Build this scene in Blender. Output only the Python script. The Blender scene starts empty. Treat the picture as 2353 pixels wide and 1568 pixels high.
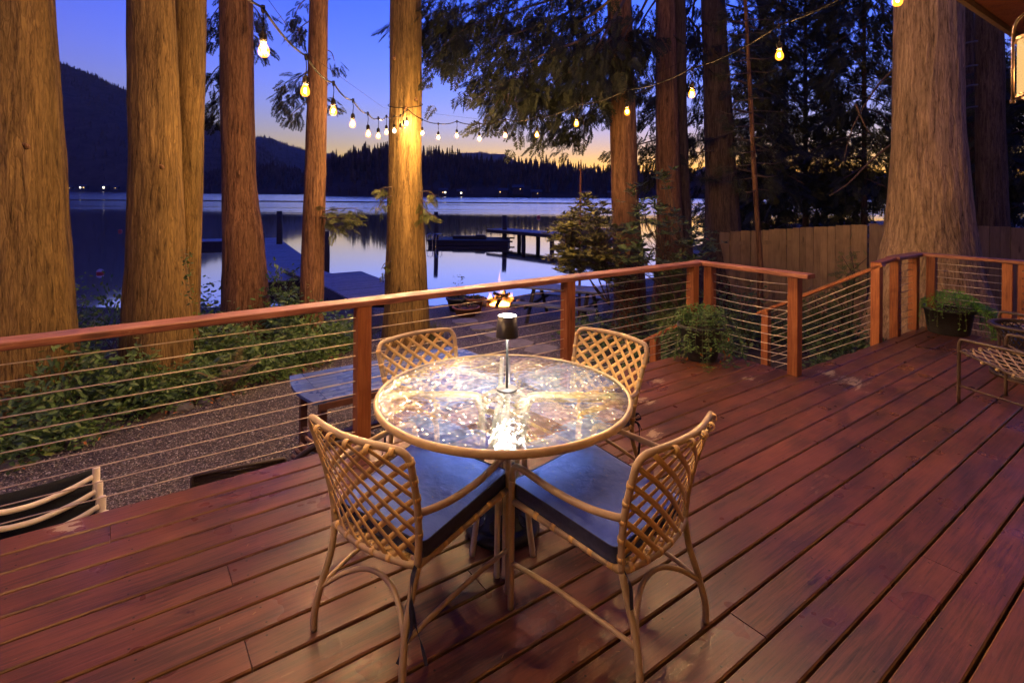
import bpy, bmesh, math, random
import numpy as np
from mathutils import Vector, Matrix, noise as mnoise

sc = bpy.context.scene
C = sc.collection
PI = math.pi
R = math.radians
random.seed(7)
rng = np.random.default_rng(7)

# ------------------------------------------------------------------ camera
CAM_H = 1.6
FPX, PCX, PCY, ROLL = 1235.0, 1176.0, 445.0, R(0.4)      # focal length and axis on a 2352 wide frame
camd = bpy.data.cameras.new('camera')
cam = bpy.data.objects.new('camera', camd)
C.objects.link(cam)
camd.sensor_width = 36.0
camd.lens = 36.0 * FPX / 2352.0
camd.shift_y = -(784.0 - PCY) / 2352.0
camd.clip_start = 0.05
camd.clip_end = 30000.0
cam.location = (0, 0, CAM_H)
cam.rotation_euler = (PI / 2, -ROLL, 0)
sc.camera = cam

# ------------------------------------------------------------------ sky (dusk) and exposure
SUN_AZ = 17.0            # the sun has just set behind the hill, right of centre
w = bpy.data.worlds.new('World')
sc.world = w
w.use_nodes = True
nt = w.node_tree
bg = nt.nodes['Background']
sky = nt.nodes.new('ShaderNodeTexSky')
sky.sky_type = 'NISHITA'
sky.sun_disc = False
sky.sun_elevation = R(-2.2)
sky.sun_rotation = R(SUN_AZ)
sky.ozone_density = 5.5
sky.air_density = 1.0
sky.dust_density = 1.0
hs = nt.nodes.new('ShaderNodeHueSaturation')
hs.inputs['Saturation'].default_value = 1.34
nt.links.new(sky.outputs[0], hs.inputs['Color'])
# afterglow low over the sunset horizon: fades with height and away from the sun's azimuth
geo = nt.nodes.new('ShaderNodeNewGeometry')
sep = nt.nodes.new('ShaderNodeSeparateXYZ')
nt.links.new(geo.outputs['Incoming'], sep.inputs[0])
def wmath(op, a, b=None, c=None, clamp=False):
    n = nt.nodes.new('ShaderNodeMath'); n.operation = op; n.use_clamp = clamp
    for i, v in enumerate((a, b, c)):
        if v is None: continue
        if isinstance(v, (int, float)): n.inputs[i].default_value = v
        else: nt.links.new(v, n.inputs[i])
    return n.outputs[0]
up = wmath('MULTIPLY', sep.outputs[2], -1.0)
upc = wmath('MAXIMUM', up, 0.0)
dotn = wmath('ADD', wmath('MULTIPLY', sep.outputs[0], -math.sin(R(SUN_AZ))),
             wmath('MULTIPLY', sep.outputs[1], -math.cos(R(SUN_AZ))))
azf = wmath('POWER', wmath('MAXIMUM', wmath('MULTIPLY_ADD', dotn, 0.5, 0.5), 0.0), 9.0)
def wexp(k): return wmath('POWER', 2.71828, wmath('MULTIPLY', upc, -k))
def wcol(fac, rgb):
    n = nt.nodes.new('ShaderNodeMix'); n.data_type = 'RGBA'; n.blend_type = 'MIX'
    n.inputs[6].default_value = (0, 0, 0, 1); n.inputs[7].default_value = (*rgb, 1)
    nt.links.new(fac, n.inputs[0]); return n.outputs[2]
def wadd(a, b):
    n = nt.nodes.new('ShaderNodeMix'); n.data_type = 'RGBA'; n.blend_type = 'ADD'
    n.inputs[0].default_value = 1.0
    nt.links.new(a, n.inputs[6]); nt.links.new(b, n.inputs[7]); return n.outputs[2]
def wgain(a, g):
    n = nt.nodes.new('ShaderNodeMix'); n.data_type = 'RGBA'; n.blend_type = 'MULTIPLY'
    n.inputs[0].default_value = 1.0
    nt.links.new(a, n.inputs[6]); n.inputs[7].default_value = (*g, 1); return n.outputs[2]
SKY_GAIN = (3.3, 6.2, 6.2)
# thicker air low down takes out the blue first
low = wmath('POWER', 2.71828, wmath('MULTIPLY', wmath('POWER', wmath("DIVIDE", upc, 0.150), 2.0), -1.0))
def wtint(a, rgb):
    n = nt.nodes.new('ShaderNodeMix'); n.data_type = 'RGBA'; n.blend_type = 'MIX'
    nt.links.new(low, n.inputs[0]); n.inputs[6].default_value = (1, 1, 1, 1); n.inputs[7].default_value = (*rgb, 1)
    m_ = nt.nodes.new('ShaderNodeMix'); m_.data_type = 'RGBA'; m_.blend_type = 'MULTIPLY'; m_.inputs[0].default_value = 1.0
    nt.links.new(a, m_.inputs[6]); nt.links.new(n.outputs[2], m_.inputs[7]); return m_.outputs[2]
glow1 = wcol(wmath("MULTIPLY", wexp(16.0), azf), (2.6, 0.80, 0.0))
glow2 = wcol(wmath("MULTIPLY", wexp(9.0), azf), (0.06, 0.08, 0.06))
glow3 = wcol(wexp(6.0), (0.66, 0.44, 0.14))
col = wadd(wadd(wadd(wtint(wgain(hs.outputs[0], SKY_GAIN), (0.80, 0.42, 0.0)), glow1), glow2), glow3)
nt.links.new(col, bg.inputs['Color'])
bg.inputs['Strength'].default_value = 0.136
sc.view_settings.view_transform = 'Standard'
sc.view_settings.look = 'None'
sc.view_settings.gamma = 1.0
sc.view_settings.use_curve_mapping = False
sc.view_settings.exposure = 2.82
sc.cycles.use_denoising = True
sc.cycles.use_adaptive_sampling = True
sc.cycles.adaptive_threshold = 0.025
sc.cycles.sample_clamp_indirect = 3.0
sc.cycles.max_bounces = 5
sc.cycles.diffuse_bounces = 2
sc.cycles.glossy_bounces = 2
sc.cycles.transmission_bounces = 3
sc.cycles.transparent_max_bounces = 8
sc.cycles.caustics_reflective = False
sc.cycles.caustics_refractive = False

# ------------------------------------------------------------------ helpers
def ray(px, py):
    dx, dy = px - PCX, py - PCY
    c, s = math.cos(ROLL), math.sin(ROLL)
    return (dx * c + dy * s) / FPX, (-dx * s + dy * c) / FPX
def at(px, py, Y):
    a, b = ray(px, py)
    return Vector((a * Y, Y, CAM_H - b * Y))
CU, SU = math.cos(R(36)), math.sin(R(36))
def dk(u, wv, z=0.0):                  # deck frame: u along the boards, w towards the lake
    return Vector((u * CU - wv * SU, u * SU + wv * CU, z))

class MB:
    """collects geometry for one mesh"""
    def __init__(s): s.v = []; s.f = []; s.mi = []
    def add(s, vs, fs, m=0):
        o = len(s.v); s.v.extend([tuple(q) for q in vs])
        for f in fs: s.f.append(tuple(i + o for i in f)); s.mi.append(m)
    def box(s, lo, hi, M=None, m=0):
        x0, y0, z0 = lo; x1, y1, z1 = hi
        vs = [(x0,y0,z0),(x1,y0,z0),(x1,y1,z0),(x0,y1,z0),(x0,y0,z1),(x1,y0,z1),(x1,y1,z1),(x0,y1,z1)]
        if M is not None: vs = [M @ Vector(q) for q in vs]
        s.add(vs, [(0,3,2,1),(4,5,6,7),(0,1,5,4),(1,2,6,5),(2,3,7,6),(3,0,4,7)], m)
    def bbox(s, lo, hi, b=0.006, M=None, m=0):
        """box with chamfered long edges on the top and sides"""
        x0, y0, z0 = lo; x1, y1, z1 = hi
        prof = [(y0+b,z0),(y1-b,z0),(y1,z0+b),(y1,z1-b),(y1-b,z1),(y0+b,z1),(y0,z1-b),(y0,z0+b)]
        vs = []
        for x in (x0, x1):
            for (y, z) in prof: vs.append((x, y, z))
        if M is not None: vs = [M @ Vector(q) for q in vs]
        n = 8
        fs = [(i, (i+1) % n, n + (i+1) % n, n + i) for i in range(n)]
        fs = [tuple(reversed(f)) for f in fs]
        fs += [tuple(range(n)), tuple(reversed(range(n, 2*n)))]
        s.add(vs, fs, m)
    def tube(s, pts, r, n=8, caps=True, closed=False, m=0):
        pts = [Vector(p) for p in pts]
        k = len(pts)
        rs = r if isinstance(r, (list, tuple)) else [r] * k
        vs = []; ref = None
        for i, p in enumerate(pts):
            if closed: t = pts[(i+1) % k] - pts[i-1]
            elif i == 0: t = pts[1] - pts[0]
            elif i == k-1: t = pts[-1] - pts[-2]
            else: t = pts[i+1] - pts[i-1]
            if t.length < 1e-9: t = Vector((0,0,1))
            t.normalize()
            if ref is None:
                ref = Vector((0,0,1)) if abs(t.z) < 0.9 else Vector((1,0,0))
            a = ref - t * ref.dot(t)
            if a.length < 1e-6: a = Vector((1,0,0)) - t * t.x
            a.normalize(); b = t.cross(a); ref = a
            for j in range(n):
                th = 2*PI*j/n
                vs.append(p + (a*math.cos(th) + b*math.sin(th)) * rs[i])
        fs = []
        for i in range(k if closed else k-1):
            i2 = (i+1) % k
            for j in range(n):
                j2 = (j+1) % n
                fs.append((i*n+j, i*n+j2, i2*n+j2, i2*n+j))
        if caps and not closed:
            fs.append(tuple(reversed(range(n)))); fs.append(tuple(range((k-1)*n, k*n)))
        s.add(vs, fs, m)
    def lathe(s, prof, n=32, M=None, m=0, cap=False):
        vs = []
        for (r, z) in prof:
            for j in range(n):
                a = 2*PI*j/n; vs.append((r*math.cos(a), r*math.sin(a), z))
        if M is not None: vs = [M @ Vector(q) for q in vs]
        fs = []
        for i in range(len(prof)-1):
            for j in range(n):
                j2 = (j+1) % n
                fs.append((i*n+j, i*n+j2, (i+1)*n+j2, (i+1)*n+j))
        if cap:
            fs.append(tuple(reversed(range(n)))); fs.append(tuple(range((len(prof)-1)*n, len(prof)*n)))
        s.add(vs, fs, m)
    def ribbon(s, pts, nrm, width, thick=0.0016, m=0):
        """flat strap following pts; nrm = list of surface normals"""
        pts = [Vector(p) for p in pts]; k = len(pts); vs = []
        for i, p in enumerate(pts):
            t = (pts[min(i+1,k-1)] - pts[max(i-1,0)])
            if t.length < 1e-9: t = Vector((0,0,1))
            t.normalize(); n = Vector(nrm[i] if isinstance(nrm, list) else nrm).normalized()
            sd = t.cross(n)
            if sd.length < 1e-6: sd = Vector((1,0,0))
            sd.normalize(); n2 = sd.cross(t)
            h = width/2
            vs += [p + sd*h + n2*thick/2, p - sd*h + n2*thick/2, p - sd*h - n2*thick/2, p + sd*h - n2*thick/2]
        fs = []
        for i in range(k-1):
            a, b = i*4, (i+1)*4
            for j in range(4):
                j2 = (j+1) % 4
                fs.append((a+j, a+j2, b+j2, b+j))
        fs.append((3,2,1,0)); fs.append(((k-1)*4, (k-1)*4+1, (k-1)*4+2, (k-1)*4+3))
        s.add(vs, fs, m)
    def mesh(s, name, mats, smooth=False):
        me = bpy.data.meshes.new(name)
        me.from_pydata(s.v, [], s.f)
        if not isinstance(mats, (list, tuple)): mats = [mats]
        for mm in mats: me.materials.append(mm)
        if len(mats) > 1: me.polygons.foreach_set('material_index', s.mi)
        if smooth: me.polygons.foreach_set('use_smooth', [True]*len(s.f))
        me.update()
        return me
    def obj(s, name, mats, parent=None, smooth=False, **kw):
        o = bpy.data.objects.new(name, s.mesh(name, mats, smooth))
        C.objects.link(o)
        if parent is not None: o.parent = parent
        for k2, v2 in kw.items():
            if k2 == 'loc': o.location = v2
            elif k2 == 'rot': o.rotation_euler = v2
            else: o[k2] = v2
        return o

def np_mesh(name, V, Fq, mats, parent=None, smooth=False, mi=None, **kw):
    """fast mesh from numpy: Fq (n,3) or (n,4)"""
    V = np.asarray(V, dtype=np.float32); Fq = np.asarray(Fq, dtype=np.int32)
    me = bpy.data.meshes.new(name)
    me.vertices.add(len(V)); me.vertices.foreach_set('co', V.ravel())
    n, k = Fq.shape
    me.loops.add(n*k); me.loops.foreach_set('vertex_index', Fq.ravel())
    me.polygons.add(n)
    me.polygons.foreach_set('loop_start', np.arange(0, n*k, k, dtype=np.int32))
    me.polygons.foreach_set('loop_total', np.full(n, k, dtype=np.int32))
    if not isinstance(mats, (list, tuple)): mats = [mats]
    for mm in mats: me.materials.append(mm)
    if mi is not None: me.polygons.foreach_set('material_index', np.asarray(mi, dtype=np.int32))
    if smooth: me.polygons.foreach_set('use_smooth', np.ones(n, dtype=bool))
    me.update(calc_edges=True); me.validate()
    o = bpy.data.objects.new(name, me); C.objects.link(o)
    if parent is not None: o.parent = parent
    for k2, v2 in kw.items(): o[k2] = v2
    return o

def scatter(tv, tf, T):
    """template verts (n,3), faces (m,k); T = list/array of (4,4)-> merged verts, faces"""
    T = np.asarray(T, dtype=np.float64); tv = np.asarray(tv, dtype=np.float64); tf = np.asarray(tf)
    h = np.c_[tv, np.ones(len(tv))]
    V = np.einsum('tij,nj->tni', T[:, :3, :], h).reshape(-1, 3)
    Fq = (tf[None] + (np.arange(len(T)) * len(tv))[:, None, None]).reshape(-1, tf.shape[1])
    return V, Fq
def frames(P, D, Up, S):
    """matrices: +x along D, +z near Up, scale S (n,) ; P (n,3)"""
    D = D / (np.linalg.norm(D, axis=1, keepdims=True) + 1e-9)
    Yv = np.cross(Up, D); Yv /= (np.linalg.norm(Yv, axis=1, keepdims=True) + 1e-9)
    Z = np.cross(D, Yv)
    T = np.zeros((len(P), 4, 4)); S = np.asarray(S)
    S = S if S.ndim else np.full(len(P), float(S))
    T[:, :3, 0] = D * S[:, None]; T[:, :3, 1] = Yv * S[:, None]; T[:, :3, 2] = Z * S[:, None]
    T[:, :3, 3] = P; T[:, 3, 3] = 1
    return T
def merge(parts):
    Vs, Fs, o = [], [], 0
    for V, Fq in parts:
        Vs.append(V); Fs.append(Fq + o); o += len(V)
    return np.concatenate(Vs), np.concatenate(Fs)

def empty(name, label=None, cat=None, group=None, loc=(0,0,0), rz=0.0, kind=None):
    o = bpy.data.objects.new(name, None); C.objects.link(o)
    o.location = loc; o.rotation_euler = (0, 0, rz); o.empty_display_size = 0.1
    return tag(o, label, cat, group, kind)
def tag(o, label=None, cat=None, group=None, kind=None):
    if label: o['label'] = label
    if cat: o['category'] = cat
    if group: o['group'] = group
    if kind: o['kind'] = kind
    return o
def inst(name, me, parent=None, loc=(0,0,0), rot=(0,0,0), scale=(1,1,1)):
    o = bpy.data.objects.new(name, me); C.objects.link(o)
    if parent is not None: o.parent = parent
    o.location = loc; o.rotation_euler = rot; o.scale = scale
    return o
def catmull(pts, per=6, closed=False):
    P = [Vector(p) for p in pts]; out = []; n = len(P)
    rngi = range(n if closed else n-1)
    for i in rngi:
        p0 = P[(i-1) % n] if closed or i > 0 else P[0]*2 - P[1]
        p1 = P[i]; p2 = P[(i+1) % n]
        p3 = P[(i+2) % n] if closed or i+2 < n else P[-1]*2 - P[-2]
        for j in range(per):
            t = j/per
            out.append(0.5*((2*p1) + (p2-p0)*t + (2*p0-5*p1+4*p2-p3)*t*t + (3*p1-p0-3*p2+p3)*t**3))
    if not closed: out.append(P[-1].copy())
    return out

# ------------------------------------------------------------------ materials
def new_mat(name):
    m = bpy.data.materials.new(name); m.use_nodes = True
    t = m.node_tree
    return m, t, t.nodes['Principled BSDF']
class N:
    """small node-graph helper"""
    def __init__(s, t): s.t = t
    def node(s, typ, **kw):
        n = s.t.nodes.new(typ)
        for k, v in kw.items(): setattr(n, k, v)
        return n
    def link(s, a, b): s.t.links.new(a, b)
    def setin(s, n, i, v):
        if hasattr(v, 'links'): s.link(v, n.inputs[i])
        else: n.inputs[i].default_value = v
    def coord(s, kind='Object', scale=(1,1,1), rot=(0,0,0), loc=(0,0,0)):
        tc = s.node('ShaderNodeTexCoord'); mp = s.node('ShaderNodeMapping')
        s.link(tc.outputs[kind], mp.inputs[0])
        mp.inputs['Scale'].default_value = scale; mp.inputs['Rotation'].default_value = rot
        mp.inputs['Location'].default_value = loc
        return mp.outputs[0]
    def noise(s, vec, scale, detail=4, rough=0.6, dist=0.0):
        n = s.node('ShaderNodeTexNoise'); s.link(vec, n.inputs['Vector'])
        n.inputs['Scale'].default_value = scale; n.inputs['Detail'].default_value = detail
        n.inputs['Roughness'].default_value = rough; n.inputs['Distortion'].default_value = dist
        return n.outputs[0]
    def voro(s, vec, scale, feature='F1', out=0, rand=1.0):
        n = s.node('ShaderNodeTexVoronoi', feature=feature); s.link(vec, n.inputs['Vector'])
        n.inputs['Scale'].default_value = scale
        if 'Randomness' in n.inputs: n.inputs['Randomness'].default_value = rand
        return n.outputs[out]
    def ramp(s, fac, stops, interp='LINEAR'):
        n = s.node('ShaderNodeValToRGB'); s.link(fac, n.inputs[0]); cr = n.color_ramp
        cr.interpolation = interp
        while len(cr.elements) < len(stops): cr.elements.new(0.5)
        for e, (p, c) in zip(cr.elements, stops):
            e.position = p; e.color = c if len(c) == 4 else (*c, 1)
        return n.outputs[0]
    def math(s, op, a, b=None, clamp=False):
        n = s.node('ShaderNodeMath', operation=op, use_clamp=clamp)
        s.setin(n, 0, a)
        if b is not None: s.setin(n, 1, b)
        return n.outputs[0]
    def mix(s, fac, a, b, mode='MIX'):
        n = s.node('ShaderNodeMix', data_type='RGBA', blend_type=mode)
        s.setin(n, 0, fac)
        for i, v in ((6, a), (7, b)):
            if isinstance(v, tuple): n.inputs[i].default_value = v if len(v) == 4 else (*v, 1)
            else: s.link(v, n.inputs[i])
        return n.outputs[2]
    def rand(s):
        return s.node('ShaderNodeObjectInfo').outputs['Random']
    def bump(s, h, strength=0.3, dist=0.01, prev=None):
        n = s.node('ShaderNodeBump'); s.link(h, n.inputs['Height'])
        n.inputs['Strength'].default_value = strength; n.inputs['Distance'].default_value = dist
        if prev is not None: s.link(prev, n.inputs['Normal'])
        return n.outputs[0]
    def addvec(s, vec, off):
        n = s.node('ShaderNodeVectorMath', operation='ADD'); s.link(vec, n.inputs[0]); s.link(off, n.inputs[1])
        return n.outputs[0]
    def comb(s, x=0., y=0., z=0.):
        n = s.node('ShaderNodeCombineXYZ')
        for i, v in enumerate((x, y, z)): s.setin(n, i, v)
        return n.outputs[0]

def simple(name, col, rough=0.6, metal=0.0, var=0.0, scale=20.0, bump=0.0, spec=0.5, dist=0.004, stretch=(1,1,1)):
    m, t, b = new_mat(name); g = N(t)
    b.inputs['Roughness'].default_value = rough; b.inputs['Metallic'].default_value = metal
    b.inputs['Specular IOR Level'].default_value = spec
    v = g.coord('Object', scale=stretch)
    nz = g.noise(v, scale, 5, 0.65)
    lo = tuple(max(0, c*(1-var)) for c in col); hi = tuple(min(1, c*(1+var)) for c in col)
    g.link(g.ramp(nz, [(0.3, lo), (0.7, hi)]), b.inputs['Base Color'])
    if bump: g.link(g.bump(nz, bump, dist), b.inputs['Normal'])
    return m

def wood_mat(name, stops, rough=(0.4,0.65), wear=0.0, wearcol=(0.35,0.27,0.19), axis='x', grain=1.0, bump=0.25, hue=0.5, knots=True, spec=0.4):
    """board running along local x (or z): streaky grain, colour shift for each board, worn spots and knots"""
    m, t, b = new_mat(name); g = N(t)
    st = {'x': (0.6, 14, 14), 'z': (14, 14, 0.6), 'y': (14, 0.6, 14)}[axis]
    r = g.rand()
    off = g.comb(g.math('MULTIPLY', r, 37.0), g.math('MULTIPLY', r, 91.0), g.math('MULTIPLY', r, 53.0))
    base = g.addvec(g.coord('Object'), off)
    mp = g.node('ShaderNodeMapping'); g.link(base, mp.inputs[0]); mp.inputs['Scale'].default_value = st
    fine = g.noise(mp.outputs[0], 6.0*grain, 6, 0.7, 0.6)
    mp2 = g.node('ShaderNodeMapping'); g.link(base, mp2.inputs[0])
    mp2.inputs['Scale'].default_value = {'x': (1.2,5,5), 'z': (5,5,1.2), 'y': (5,1.2,5)}[axis]
    mid = g.noise(mp2.outputs[0], 1.6, 4, 0.6, 1.0)
    blot = g.noise(base, 2.3, 4, 0.6)
    f = g.math('ADD', g.math('MULTIPLY', fine, 0.44), g.math('ADD', g.math('MULTIPLY', mid, 0.30), g.math('MULTIPLY', blot, 0.26)))
    colr = g.ramp(f, stops)
    dark = g.mix(hue, (1,1,1), g.ramp(r, [(0.0,(0.64,0.64,0.62)), (0.35,(1.0,0.96,0.93)), (0.7,(0.86,0.85,0.82)), (1.0,(1.15,1.08,1.0))]))
    colr = g.mix(1.0, colr, dark, 'MULTIPLY')
    if knots:
        kv = g.voro(mp2.outputs[0], 0.9, 'F1', 0)
        kn = g.ramp(kv, [(0.0,(1,1,1)), (0.055,(0.9,0.9,0.9)), (0.085,(0,0,0))])
        colr = g.mix(g.math('MULTIPLY', kn, 0.55), colr, (0.035,0.018,0.012))
    if wear > 0:
        wn = g.noise(mp2.outputs[0], 4.5, 6, 0.72, 0.4)
        wl = g.noise(base, 1.1, 2, 0.5)
        wm = g.math('MULTIPLY', g.ramp(wn, [(0.62,(0,0,0)), (0.67,(1,1,1))]), g.ramp(wl, [(0.5,(0,0,0)), (0.62,(1,1,1))]))
        colr = g.mix(g.math('MULTIPLY', wm, wear), colr, wearcol)
    g.link(colr, b.inputs['Base Color'])
    rr = g.ramp(g.noise(base, 3.0, 3, 0.6), [(0.3,(rough[0],)*3), (0.7,(rough[1],)*3)])
    g.link(rr, b.inputs['Roughness'])
    b.inputs['Specular IOR Level'].default_value = spec
    g.link(g.bump(fine, bump, 0.004), b.inputs['Normal'])
    return m

def leaf_mat(name, lo, hi, rough=0.5, trans=0.25):
    m, t, b = new_mat(name); g = N(t)
    v = g.coord('Object')
    nz = g.noise(v, 2.2, 4, 0.7); n2 = g.noise(v, 17.0, 2, 0.5)
    f = g.math('ADD', g.math('MULTIPLY', nz, 0.5), g.math('MULTIPLY', n2, 0.5))
    colr = g.ramp(f, [(0.35, lo), (0.65, hi)])
    g.link(colr, b.inputs['Base Color']); b.inputs['Roughness'].default_value = rough
    b.inputs['Specular IOR Level'].default_value = 0.35
    if trans:
        tr = g.node('ShaderNodeBsdfTranslucent'); g.link(colr, tr.inputs[0])
        mx = g.node('ShaderNodeMixShader'); mx.inputs[0].default_value = trans
        g.link(b.outputs[0], mx.inputs[1]); g.link(tr.outputs[0], mx.inputs[2])
        g.link(mx.outputs[0], t.nodes['Material Output'].inputs[0])
    return m

def emit_mat(name, col, strength):
    m = bpy.data.materials.new(name); m.use_nodes = True; t = m.node_tree
    t.nodes.remove(t.nodes['Principled BSDF'])
    e = t.nodes.new('ShaderNodeEmission'); e.inputs[0].default_value = (*col, 1); e.inputs[1].default_value = strength
    t.links.new(e.outputs[0], t.nodes['Material Output'].inputs[0])
    return m

M_DECK = wood_mat('deck stain', [(0.36,(0.030,0.018,0.014)), (0.45,(0.085,0.037,0.027)), (0.52,(0.145,0.053,0.035)), (0.60,(0.185,0.066,0.042)), (0.70,(0.25,0.115,0.078))], rough=(0.24,0.46), wear=0.5, wearcol=(0.30,0.20,0.11), hue=0.7, spec=0.32)
M_CAP = wood_mat('rail cap stain', [(0.38,(0.08,0.032,0.022)), (0.5,(0.22,0.085,0.052)), (0.63,(0.36,0.17,0.105))], rough=(0.35,0.6), wear=0.9, wearcol=(0.42,0.33,0.16), hue=0.2, bump=0.2)
M_POST = wood_mat('cedar post stain', [(0.38,(0.12,0.036,0.016)), (0.5,(0.27,0.09,0.03)), (0.64,(0.40,0.165,0.06))], rough=(0.45,0.6), wear=0.3, axis='z', hue=0.35)
M_FENCE = wood_mat('weathered fence cedar', [(0.3,(0.10,0.07,0.04)), (0.5,(0.23,0.16,0.09)), (0.7,(0.34,0.24,0.14))], rough=(0.7,0.85), axis='z', hue=0.7, spec=0.2)
M_DOCK = wood_mat('grey dock boards', [(0.3,(0.16,0.165,0.18)), (0.5,(0.27,0.275,0.29)), (0.7,(0.38,0.385,0.40))], rough=(0.55,0.8), axis='x', hue=0.6, knots=False)
M_DOCKDARK = simple('dark wet timber', (0.028,0.022,0.018), 0.7, var=0.4, scale=8, bump=0.3)
M_TEAK = wood_mat('dusk blue teak', [(0.36,(0.03,0.06,0.16)), (0.5,(0.055,0.10,0.26)), (0.66,(0.085,0.14,0.34))], rough=(0.2,0.35), axis='x', hue=0.4, knots=False)  # blue of the dusk sky put into the colour of the table top
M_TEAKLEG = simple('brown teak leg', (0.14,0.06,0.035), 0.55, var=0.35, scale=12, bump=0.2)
M_CEIL = wood_mat('porch plywood', [(0.3,(0.26,0.12,0.045)), (0.5,(0.36,0.18,0.07)), (0.7,(0.44,0.24,0.10))], rough=(0.45,0.6), hue=0.2)
M_CABLE = simple('steel cable', (0.72,0.62,0.46), 0.45, metal=0.5, var=0.1)
M_STEEL = simple('steel fitting', (0.6,0.6,0.6), 0.25, metal=1.0, var=0.1)
M_TUBE = simple('tan painted tube', (0.47,0.36,0.20), 0.36, var=0.22, scale=9, bump=0.05)
M_STRAP = simple('yellow vinyl strap', (0.74,0.52,0.19), 0.42, var=0.16, scale=7, bump=0.05)
M_STRAP2 = simple('cream vinyl strap', (0.52,0.40,0.20), 0.42, var=0.12, scale=7)
M_BRTUBE = simple('brown painted tube', (0.065,0.042,0.028), 0.38, var=0.25, scale=9)
M_BLACK = simple('black metal', (0.018,0.017,0.016), 0.42, var=0.2, scale=30)
M_IRON = simple('black cast base', (0.016,0.018,0.018), 0.35, var=0.3, scale=30, bump=0.2)
M_RUBBER = simple('black rubber', (0.010,0.008,0.007), 0.85, var=0.2, spec=0.08)
M_POT = simple('charcoal plastic pot', (0.028,0.028,0.03), 0.55, var=0.25, scale=14, bump=0.15)
M_TERRA = simple('terracotta', (0.20,0.08,0.045), 0.75, var=0.3, scale=9)
M_WHITE = simple('cream enamelled tube', (0.82,0.76,0.62), 0.3, var=0.06)
M_NAVYSL = simple('navy sling fabric', (0.012,0.018,0.032), 0.8, var=0.4, scale=120, bump=0.3, stretch=(1,1,4))
M_TAGW = simple('cream label cloth', (0.45,0.38,0.27), 0.8, var=0.1)
M_WICKER = simple('dark wicker', (0.035,0.022,0.016), 0.55, var=0.4, scale=50)
M_WICKBR = simple('brown wicker', (0.12,0.055,0.025), 0.6, var=0.4, scale=50)
M_NAVY = simple('navy cloth', (0.016,0.02,0.05), 0.8, var=0.25, scale=80)
M_STONE = simple('grey flagstone', (0.17,0.16,0.165), 0.8, var=0.25, scale=7, bump=0.4)
M_ROCK = simple('dark rock', (0.09,0.085,0.08), 0.85, var=0.4, scale=6, bump=0.5)
M_SOIL = simple('soil litter', (0.045,0.030,0.020), 0.95, var=0.5, scale=14, bump=0.5)
# ================================================================== ground, lake, hills
WATER_Z = -2.2
SH = [(-400,15),(-30,14.2),(-8,13.7),(-3,13.9),(-1.6,14.6),(-0.6,14.9),(0.6,16.6),(2.2,17.4),(4,18.2),(6,21),(10,30),(20,47),(60,70),(400,90)]
def y_shore(x):
    for (x0,y0),(x1,y1) in zip(SH, SH[1:]):
        if x <= x1: return y0 + (y1-y0)*(x-x0)/(x1-x0)
    return SH[-1][1]
def ground_z(x, y):
    z = -0.87 - 0.55*max(0.0, min(1.0, (y-6.5)/8.5))
    z += 0.14*max(0.0, min(1.0, (x-3.5)/3.0))*max(0.0, min(1.0, (16-y)/6))
    z += 0.05*mnoise.noise(Vector((x*0.35, y*0.35, 3.1)))*(1 if y > 9 else 0.3)
    if x > 8: z += 0.4*min(1, (x-8)/6)
    d = y - y_shore(x)
    if d > 0: z -= min(2.6, d*2.4)
    return z

def gravel_material():
    m, t, b = new_mat('pea gravel'); g = N(t)
    v = g.coord('Object')
    cell = g.node('ShaderNodeTexVoronoi', feature='F1'); g.link(v, cell.inputs['Vector']); cell.inputs['Scale'].default_value = 62.0
    hue = g.node('ShaderNodeSeparateColor'); g.link(cell.outputs['Color'], hue.inputs[0])
    colr = g.ramp(hue.outputs[0], [(0.0,(0.06,0.052,0.046)), (0.35,(0.15,0.13,0.11)), (0.6,(0.22,0.17,0.13)), (0.8,(0.29,0.27,0.25)), (0.93,(0.38,0.36,0.33)), (1.0,(0.6,0.55,0.48))])
    edge = g.ramp(cell.outputs['Distance'], [(0.25,(1,1,1)), (0.62,(0.18,0.18,0.18))])
    colr = g.mix(1.0, colr, edge, 'MULTIPLY')
    damp = g.ramp(g.noise(v, 0.7, 4, 0.6), [(0.35,(0.7,0.66,0.62)), (0.65,(1.05,1.0,1.0))])
    g.link(g.mix(1.0, colr, damp, 'MULTIPLY'), b.inputs['Base Color'])
    b.inputs['Roughness'].default_value = 0.75
    h = g.math('SUBTRACT', 1.0, cell.outputs['Distance'])
    g.link(g.bump(h, 0.8, 0.012), b.inputs['Normal'])
    return m
M_GRAVEL = gravel_material()

xs = np.unique(np.concatenate([np.linspace(-400,-40,14), np.linspace(-40,-10,25), np.linspace(-10,10,81), np.linspace(10,40,31), np.linspace(40,400,14)]))
ys = np.unique(np.concatenate([np.linspace(-40,-2,12), np.linspace(-2,24,105), np.linspace(24,60,37), np.linspace(60,140,9)]))
Vg = [(x, y, ground_z(x, y)) for y in ys for x in xs]
nx = len(xs)
Fg = [(j*nx+i, j*nx+i+1, (j+1)*nx+i+1, (j+1)*nx+i) for j in range(len(ys)-1) for i in range(nx-1)]
np_mesh('ground', Vg, Fg, M_GRAVEL, smooth=True, kind='structure')

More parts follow.
